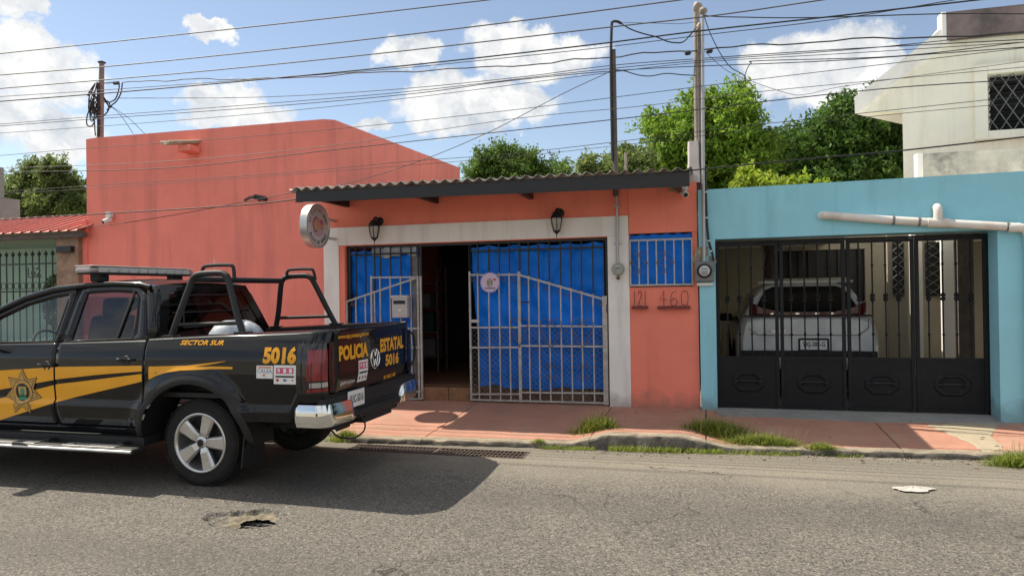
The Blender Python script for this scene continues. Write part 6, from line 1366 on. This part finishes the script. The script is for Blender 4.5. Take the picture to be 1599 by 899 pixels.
def tree(label, Y, lobes, m, nclump, per, size, trunk_px, depth=.9, clump_r=.32, name='tree', cat='tree'):
    base = P(trunk_px, 500, Y); base.z = -.7
    t = thing(name, label, cat, (base.x, Y, base.z), 'trees behind the houses')
    W = []
    for px, py, rpx in lobes:
        c = P(px, py, Y + random.uniform(-.4, .4)); R = rpx/F_PX*(Y*1.0); W.append((np.array(c), R))
    W0 = list(W)
    for c, R in W0:           # smaller boughs pushing out of each mass
        for k in range(4):
            d = rng.normal(size=3); d[2] = abs(d[2])*.8-.1; d /= np.linalg.norm(d); W.append((c+d*R*rng.uniform(.75, 1.05), R*rng.uniform(.22, .42)))
    wt = np.array([r_**2 for _, r_ in W]); wt /= wt.sum(); pick = rng.choice(len(W), nclump, p=wt); C = []
    for k in pick:
        c, R = W[k]; d = rng.normal(size=3); d /= np.linalg.norm(d); rr_2 = R*rng.uniform(.45, 1.08)**.6
        cc_ = c + d*rr_2*np.array([1, depth, .95]); cr = clump_r*rng.uniform(.45, 1.25); n_ = int(per*rng.uniform(.5, 1.2))
        tw = rng.normal(size=3)*.6 + d; tw[2] += .25; tw /= np.linalg.norm(tw)          # leaves hang along a twig
        t_ = rng.uniform(-1, 1, (n_, 1)); g = rng.normal(size=(n_, 3)); C.append(cc_ + tw*t_*cr*1.15 + g*cr*.30*(1.15-.7*np.abs(t_)))
    leaves_mesh('crown', np.concatenate(C), size, m, t)
    mb = MB(); cz = np.array([c for c, _ in W]).mean(0); fork = Vector((lerp(base.x, cz[0], .6), Y, lerp(1.5, cz[2], .35)))
    mb.tube(smooth_pts([base, Vector((base.x+.05, Y, 1.0)), fork], 4), [.20-.10*i/8 for i in range(9)], 8)
    for c, R in W[:9]: 
        q = Vector(c); mid = (fork+q)/2 + Vector((random.uniform(-.2, .2), random.uniform(-.2, .2), random.uniform(0, .3))); mb.tube(smooth_pts([fork, mid, q], 4), [.075-.055*i/8 for i in range(9)], 6)
    mb.build('trunk', m_bark, parent=t, smooth=True); return t
tree('large bright green tree directly behind the service pipes', 17, [(1130, 190, 45), (1160, 225, 38), (1085, 180, 30), (1060, 215, 42), (1023, 195, 20), (1100, 245, 50), (1040, 250, 35), (1160, 265, 35), (1190, 240, 25), (1150, 165, 22), (1120, 285, 45), (1065, 285, 35)], m_leafA, 900, 75, .115, 1105, clump_r=.30)
tree('dark green dense tree tucked against the cream house', 16, [(1345, 195, 42), (1370, 235, 42), (1310, 225, 42), (1330, 260, 45), (1290, 262, 35), (1375, 270, 40), (1325, 175, 22), (1290, 205, 18), (1390, 215, 25), (1345, 285, 40), (1295, 290, 35)], m_leafB, 900, 75, .115, 1335, clump_r=.30)
tree('mid green tree between the bright tree and the dark tree', 20, [(1230, 245, 35), (1205, 240, 25), (1260, 250, 30), (1215, 275, 35), (1255, 280, 35), (1240, 225, 16)], m_leafC, 420, 70, .12, 1230)
tree('round green tree seen over the left half of the awning roof', 26, [(790, 258, 30), (765, 265, 28), (820, 262, 26), (750, 275, 25), (855, 268, 22), (880, 272, 15), (800, 280, 35), (835, 285, 30), (770, 245, 14), (800, 243, 12)], m_leafC, 600, 70, .13, 800, clump_r=.34)
tree('sparse young tree beside the roof mast', 15, [(915, 258, 12), (930, 268, 14), (945, 262, 12), (980, 255, 22), (1000, 262, 22), (970, 270, 22), (990, 240, 12), (912, 275, 15), (950, 280, 20), (1005, 285, 22)], m_leafE, 260, 45, .10, 970, clump_r=.24)
tree('olive green tree rising behind the red roof at the left', 19, [(60, 278, 28), (90, 282, 32), (35, 290, 26), (110, 300, 28), (65, 305, 32), (30, 315, 25), (75, 325, 35), (115, 325, 25), (85, 262, 16), (45, 335, 28), (105, 340, 28)], m_leafE, 760, 75, .12, 75, clump_r=.30)
tree('yellow green shrub tips just above the blue garage wall', 12.8, [(1165, 288, 14), (1190, 292, 13), (1215, 294, 12), (1175, 300, 18), (1250, 293, 12), (1275, 296, 12), (1230, 305, 18), (1160, 272, 9)], m_leafD, 150, 45, .09, 1200, clump_r=.16, name='shrub', cat='shrub')
sh_ = thing('round_bush', 'dark clipped bush behind the iron fence beside the stone pillar', 'bush', (P(82, 450, 9.5).x, 9.5, .1)); cb = P(92, 470, 9.5)
pp = rng.normal(size=(2600, 3)); pp /= np.linalg.norm(pp, axis=1)[:, None]; leaves_mesh('crown', np.array(cb)+pp*np.array([.32, .18, .52])*(rng.uniform(.3, 1, (2600, 1))**.4), .05, m_leafB, sh_); MB().tube([(cb.x, 9.5, .1), (cb.x, 9.5, cb.z)], .03, 6).build('trunk', m_bark, parent=sh_)
# house number on the iron fence
nb = thing('house_number', 'dark cut-metal number 162 mounted on the iron fence', 'house number', tuple(P(53, 430, 9.16)))
a, b_ = P(43, 425, 9.155), P(64, 425, 9.155); z0, z1 = P(53, 431.5, 9.155).z, P(53, 417.5, 9.155).z
text_on('162', lambda u, v: (lerp(a.x, b_.x, u), 9.155, lerp(z0, z1, v)), 'numerals', m_fence, nb, .03); MB().box(a.x, b_.x, 9.15, 9.165, z0-.02, z0-.004).build('bar', m_fence, parent=nb)
# ------------------------------------------------------------------ grass, drains, litter
m_grass = leaf_mat('dry_green_grass', (.17, .26, .035), (.42, .47, .11)); m_straw = leaf_mat('straw_seed_heads', (.30, .24, .11), (.42, .36, .18))
def blades(name, spots, m, parent=None, at=None, seed=True):
    V = []; Fc = []
    for (x, y, z, h, lean, w_) in spots:
        a = random.uniform(0, 6.28); dx, dy = math.cos(a)*lean, math.sin(a)*lean; px_, py_ = -math.sin(a)*w_, math.cos(a)*w_; o0_ = len(V)
        for t_, ww in ((0, 1), (.45, .85), (.8, .5)): k = t_**1.8; V += [(x+dx*k-px_*ww, y+dy*k-py_*ww, z+h*t_*(1-.12*t_)), (x+dx*k+px_*ww, y+dy*k+py_*ww, z+h*t_*(1-.12*t_))]
        V.append((x+dx*1.05, y+dy*1.05, z+h*(.92 if lean > h*.5 else 1)*.95)); Fc += [(o0_, o0_+1, o0_+3, o0_+2), (o0_+2, o0_+3, o0_+5, o0_+4), (o0_+4, o0_+5, o0_+6)]
    mb = MB(); mb.v = V; mb.f = Fc; mb.m = [0]*len(Fc); o = mb.build(name, m, parent=parent, at=at, fixn=False); o['kind'] = 'stuff'; return o
def tuft(label, px, py, wx, wy, n, h, seeds=40):
    c = G(px, py, .03); t = thing('grass_tuft', label, 'grass', (c.x, c.y, 0), 'grass tufts along the kerb'); sp_ = []; ss = []
    def zz_(x, y): return (swz(x, y) if y > yk(x) else 0)-.01
    for i in range(n):
        u, v = random.gauss(0, .42), random.gauss(0, .42); x, y = c.x+u*wx, c.y+v*wy; k = max(.25, 1-.55*(u*u+v*v)); sp_.append((x, y, zz_(x, y), h*k*random.uniform(.45, 1.1), h*random.uniform(.15, .9), random.uniform(.0016, .0036)))
    blades('blades', sp_, m_grass, t)
    for i in range(seeds):
        u, v = random.gauss(0, .4), random.gauss(0, .35); x, y = c.x+u*wx, c.y+v*wy; ss.append((x, y, zz_(x, y), h*random.uniform(1.1, 1.7), h*random.uniform(.1, .7), .0016))
    if seeds: blades('seed_stalks', ss, m_straw, t)
tuft('bushy grass tuft with straw tips left of the kerb hump', 930, 684, .27, .10, 1300, .19, 90)
tuft('big bushy grass clump right of the kerb hump', 1125, 688, .38, .14, 2000, .21, 140); tuft('low grass patch trailing right of the big clump', 1190, 698, .42, .10, 1700, .14, 60)
tuft('small grass tuft on the kerb in front of the garage gate', 1283, 705, .18, .07, 600, .09, 14); tuft('thick grass tuft at the right edge of the photo', 1590, 722, .26, .10, 1400, .17, 40)
tuft('grass patch behind the pickup rear wheel at the kerb', 535, 684, .22, .10, 900, .10, 20); tuft('short grass growing by the far rear tyre of the pickup', 440, 680, .35, .10, 900, .12, 10); tuft('thin grass sprig at the right end of the long drain', 842, 694, .10, .05, 260, .06, 0)
gs_ = []
for px0, px1, n, h in ((850, 935, 500, .05), (955, 1060, 900, .07), (1060, 1130, 500, .06), (1130, 1240, 400, .05), (1290, 1330, 160, .04)):
    for i in range(n):
        px = random.uniform(px0, px1); x = G(px, 695, 0).x; y = yk(x)-abs(random.gauss(0, .035))-.005; gs_.append((x, y, 0, h*random.uniform(.4, 1.2), h*random.uniform(.2, 1), .002))
tag(blades('grass', gs_, m_grass), 'low weeds growing in the gutter along the kerb', 'weeds', kind='stuff')
# long gutter drain
dr = thing('drain_grate', 'long rusty drain grate in the gutter behind the pickup', 'drain grate', ((HX0+HX1)/2, HY0, 0))
for y in (HY0+.012, HY1-.012): MB().box(HX0, HX1, y-.012, y+.012, -.03, .004).build('frame_bar', m_rust, parent=dr)
for x in (HX0+.012, (HX0+HX1)/2, HX1-.012): MB().box(x-.012, x+.012, HY0+.024, HY1-.024, -.03, .0035).build('frame_bar', m_rust, parent=dr)
for y in (HY0+.10, HY0+.20): MB().box(HX0+.024, HX1-.024, y-.006, y+.006, -.02, .003).build('long_bar', m_rust, parent=dr)
src = None; nb_ = 44
for i in range(nb_):
    x = lerp(HX0+.045, HX1-.045, i/(nb_-1))
    if abs(x-(HX0+HX1)/2) < .02: continue
    if src is None: src = MB().box(x-.005, x+.005, HY0+.024, HY1-.024, -.028, .001).build('cross_bar', m_rust, parent=dr, at=(x, HY0, 0))
    else: inst(src, dr, (x, HY0, 0))
dg = thing('drain_grate', 'small round drain grate sunk in the broken asphalt', 'drain grate', (PCX, PCY, -.06))
for i in range(11):
    x = PCX-.25+i*.05; MB().obox((x, PCY, -.085), (.004, 0, 0), (.05, .19, 0), (0, 0, .004)).build('cross_bar', m_rust, parent=dg)
for y in (-.10, -.02, .06, .14): MB().box(PCX-.28, PCX+.28, PCY+y-.004, PCY+y+.004, -.0885, -.078).build('long_bar', m_pipe, parent=dg)
# plastic bag on the road
bc = G(1427, 766, 0); m_bagw = mat('white_plastic_bag', (.50, .475, .43), .45, var=.2, vs=12, bump=.5, bs=25)
def bagf(u, v):
    a = 2*math.pi*u; r_ = .5+.5*v; R_ = (1+.10*math.sin(3*a)+.08*math.sin(5*a+1)+.05*math.sin(11*a)); k = 1-v
    return (bc.x+.15*R_*k*math.cos(a), bc.y+.085*R_*k*math.sin(a)+.03*k*math.cos(a), .014+roadz(bc.x, bc.y)+.018*v+.008*math.sin(4*a+5*v)*(k > .05)*(k < .97)*v)
tag(MB().grid(bagf, 40, 8).build('plastic_bag', m_bagw, smooth='all', at=(bc.x, bc.y, 0)), 'crumpled white plastic bag lying flat on the road', 'bag')
# loose stones, leaves and grit in the gutter
m_peb = mat('pale_gravel', (.30, .27, .22), .9, var=.4, vs=30); lt = MB()
for i in range(620):
    px = random.uniform(600, 1599); x = G(px, 705, 0).x + random.uniform(-.2, .2); y = yk(x) - abs(random.gauss(0, .16)) - .02; s_ = random.uniform(.003, .011)
    if HX0-.02 < x < HX1+.02 and y > HY0-.02: continue
    lt.lathe([(s_*.6, -s_*.2), (s_, s_*.3), (s_*.5, s_*.8)], (x, y, roadz(x, y)), (random.gauss(0, .3), random.gauss(0, .3), 1), 5)
tag(lt.build('gravel', m_peb), 'loose gravel and grit scattered in the gutter', 'gravel', kind='stuff')
m_leafd = mat('dry_brown_leaf', (.20, .12, .06), .8, var=.4, vs=20); lf = MB()
for i in range(90):
    px = random.uniform(860, 1599); x = G(px, 705, 0).x; y = yk(x) - abs(random.gauss(0, .12)) - .02 if i % 4 else random.uniform(yk(x)+.1, 9.1); s_ = random.uniform(.015, .035); a = random.uniform(0, 6.28); z = (roadz(x, y) if y < yk(x) else swz(x, y))+.006
    c_, sn = math.cos(a), math.sin(a); lf.add([(x-c_*s_, y-sn*s_, z), (x+sn*s_*.35, y-c_*s_*.35, z+.006), (x+c_*s_, y+sn*s_, z+.003), (x-sn*s_*.35, y+c_*s_*.35, z+.008)], [(0, 1, 2, 3)])
tag(lf.build('fallen_leaves', m_leafd, fixn=False), 'dry leaves scattered along the kerb and sidewalk', 'leaves', kind='stuff')
sc1 = G(578, 684, .02); tag(MB().grid(lambda u, v: (sc1.x+.13*(u-.5)*2+.02*math.sin(7*v), sc1.y-.02+.05*(v-.5)*2, .022+.02*math.sin(3.1*u)*math.sin(3.1*v)+.006*math.sin(9*u)), 8, 6).build('crushed_paper', m_clay, smooth='all', solid=.006, at=(sc1.x, sc1.y, 0)), 'crushed tan wrapper lying at the kerb end of the long drain', 'litter')
# dim shop furniture seen through the doorway
sf = thing('shelf_unit', 'dim metal shelf unit with boxes inside the dark doorway', 'shelf', (-4.6, 11.2, .34)); m_dimgreen = mat('dull_teal_plastic', (.015, .05, .045), .5); m_dimw = mat('dull_white_goods', (.12, .12, .125), .6)
for x in (-5.2, -4.25):
    for y in (10.9, 11.3): MB().box(x-.015, x+.015, y-.015, y+.015, .34, 2.1).build('upright', m_rust, parent=sf)
for z in (.6, 1.0, 1.4, 1.8): MB().box(-5.2, -4.25, 10.9, 11.3, z-.012, z+.012).build('shelf', m_rust, parent=sf)
for i, (x, z, w__, h__, mm) in enumerate(((-5.0, .612, .3, .3, m_dimgreen), (-4.5, .612, .35, .28, m_dimw), (-4.9, 1.012, .25, .25, m_dimw), (-4.45, 1.012, .2, .3, m_dimgreen), (-4.6, 1.412, .4, .22, m_dimw))):
    tag(MB().box(x-w__/2, x+w__/2, 10.95, 11.22, z, z+h__).build('box', mm, bevel=.01, at=(x, 11.1, z)), 'dim %s box on the shop shelf, %s' % ('teal' if mm is m_dimgreen else 'white', ('lowest left', 'lowest right', 'middle left', 'middle right', 'topmost')[i]), 'box', 'boxes on the shop shelf')
for o in bpy.data.objects:
    if '_o' in o: del o['_o']
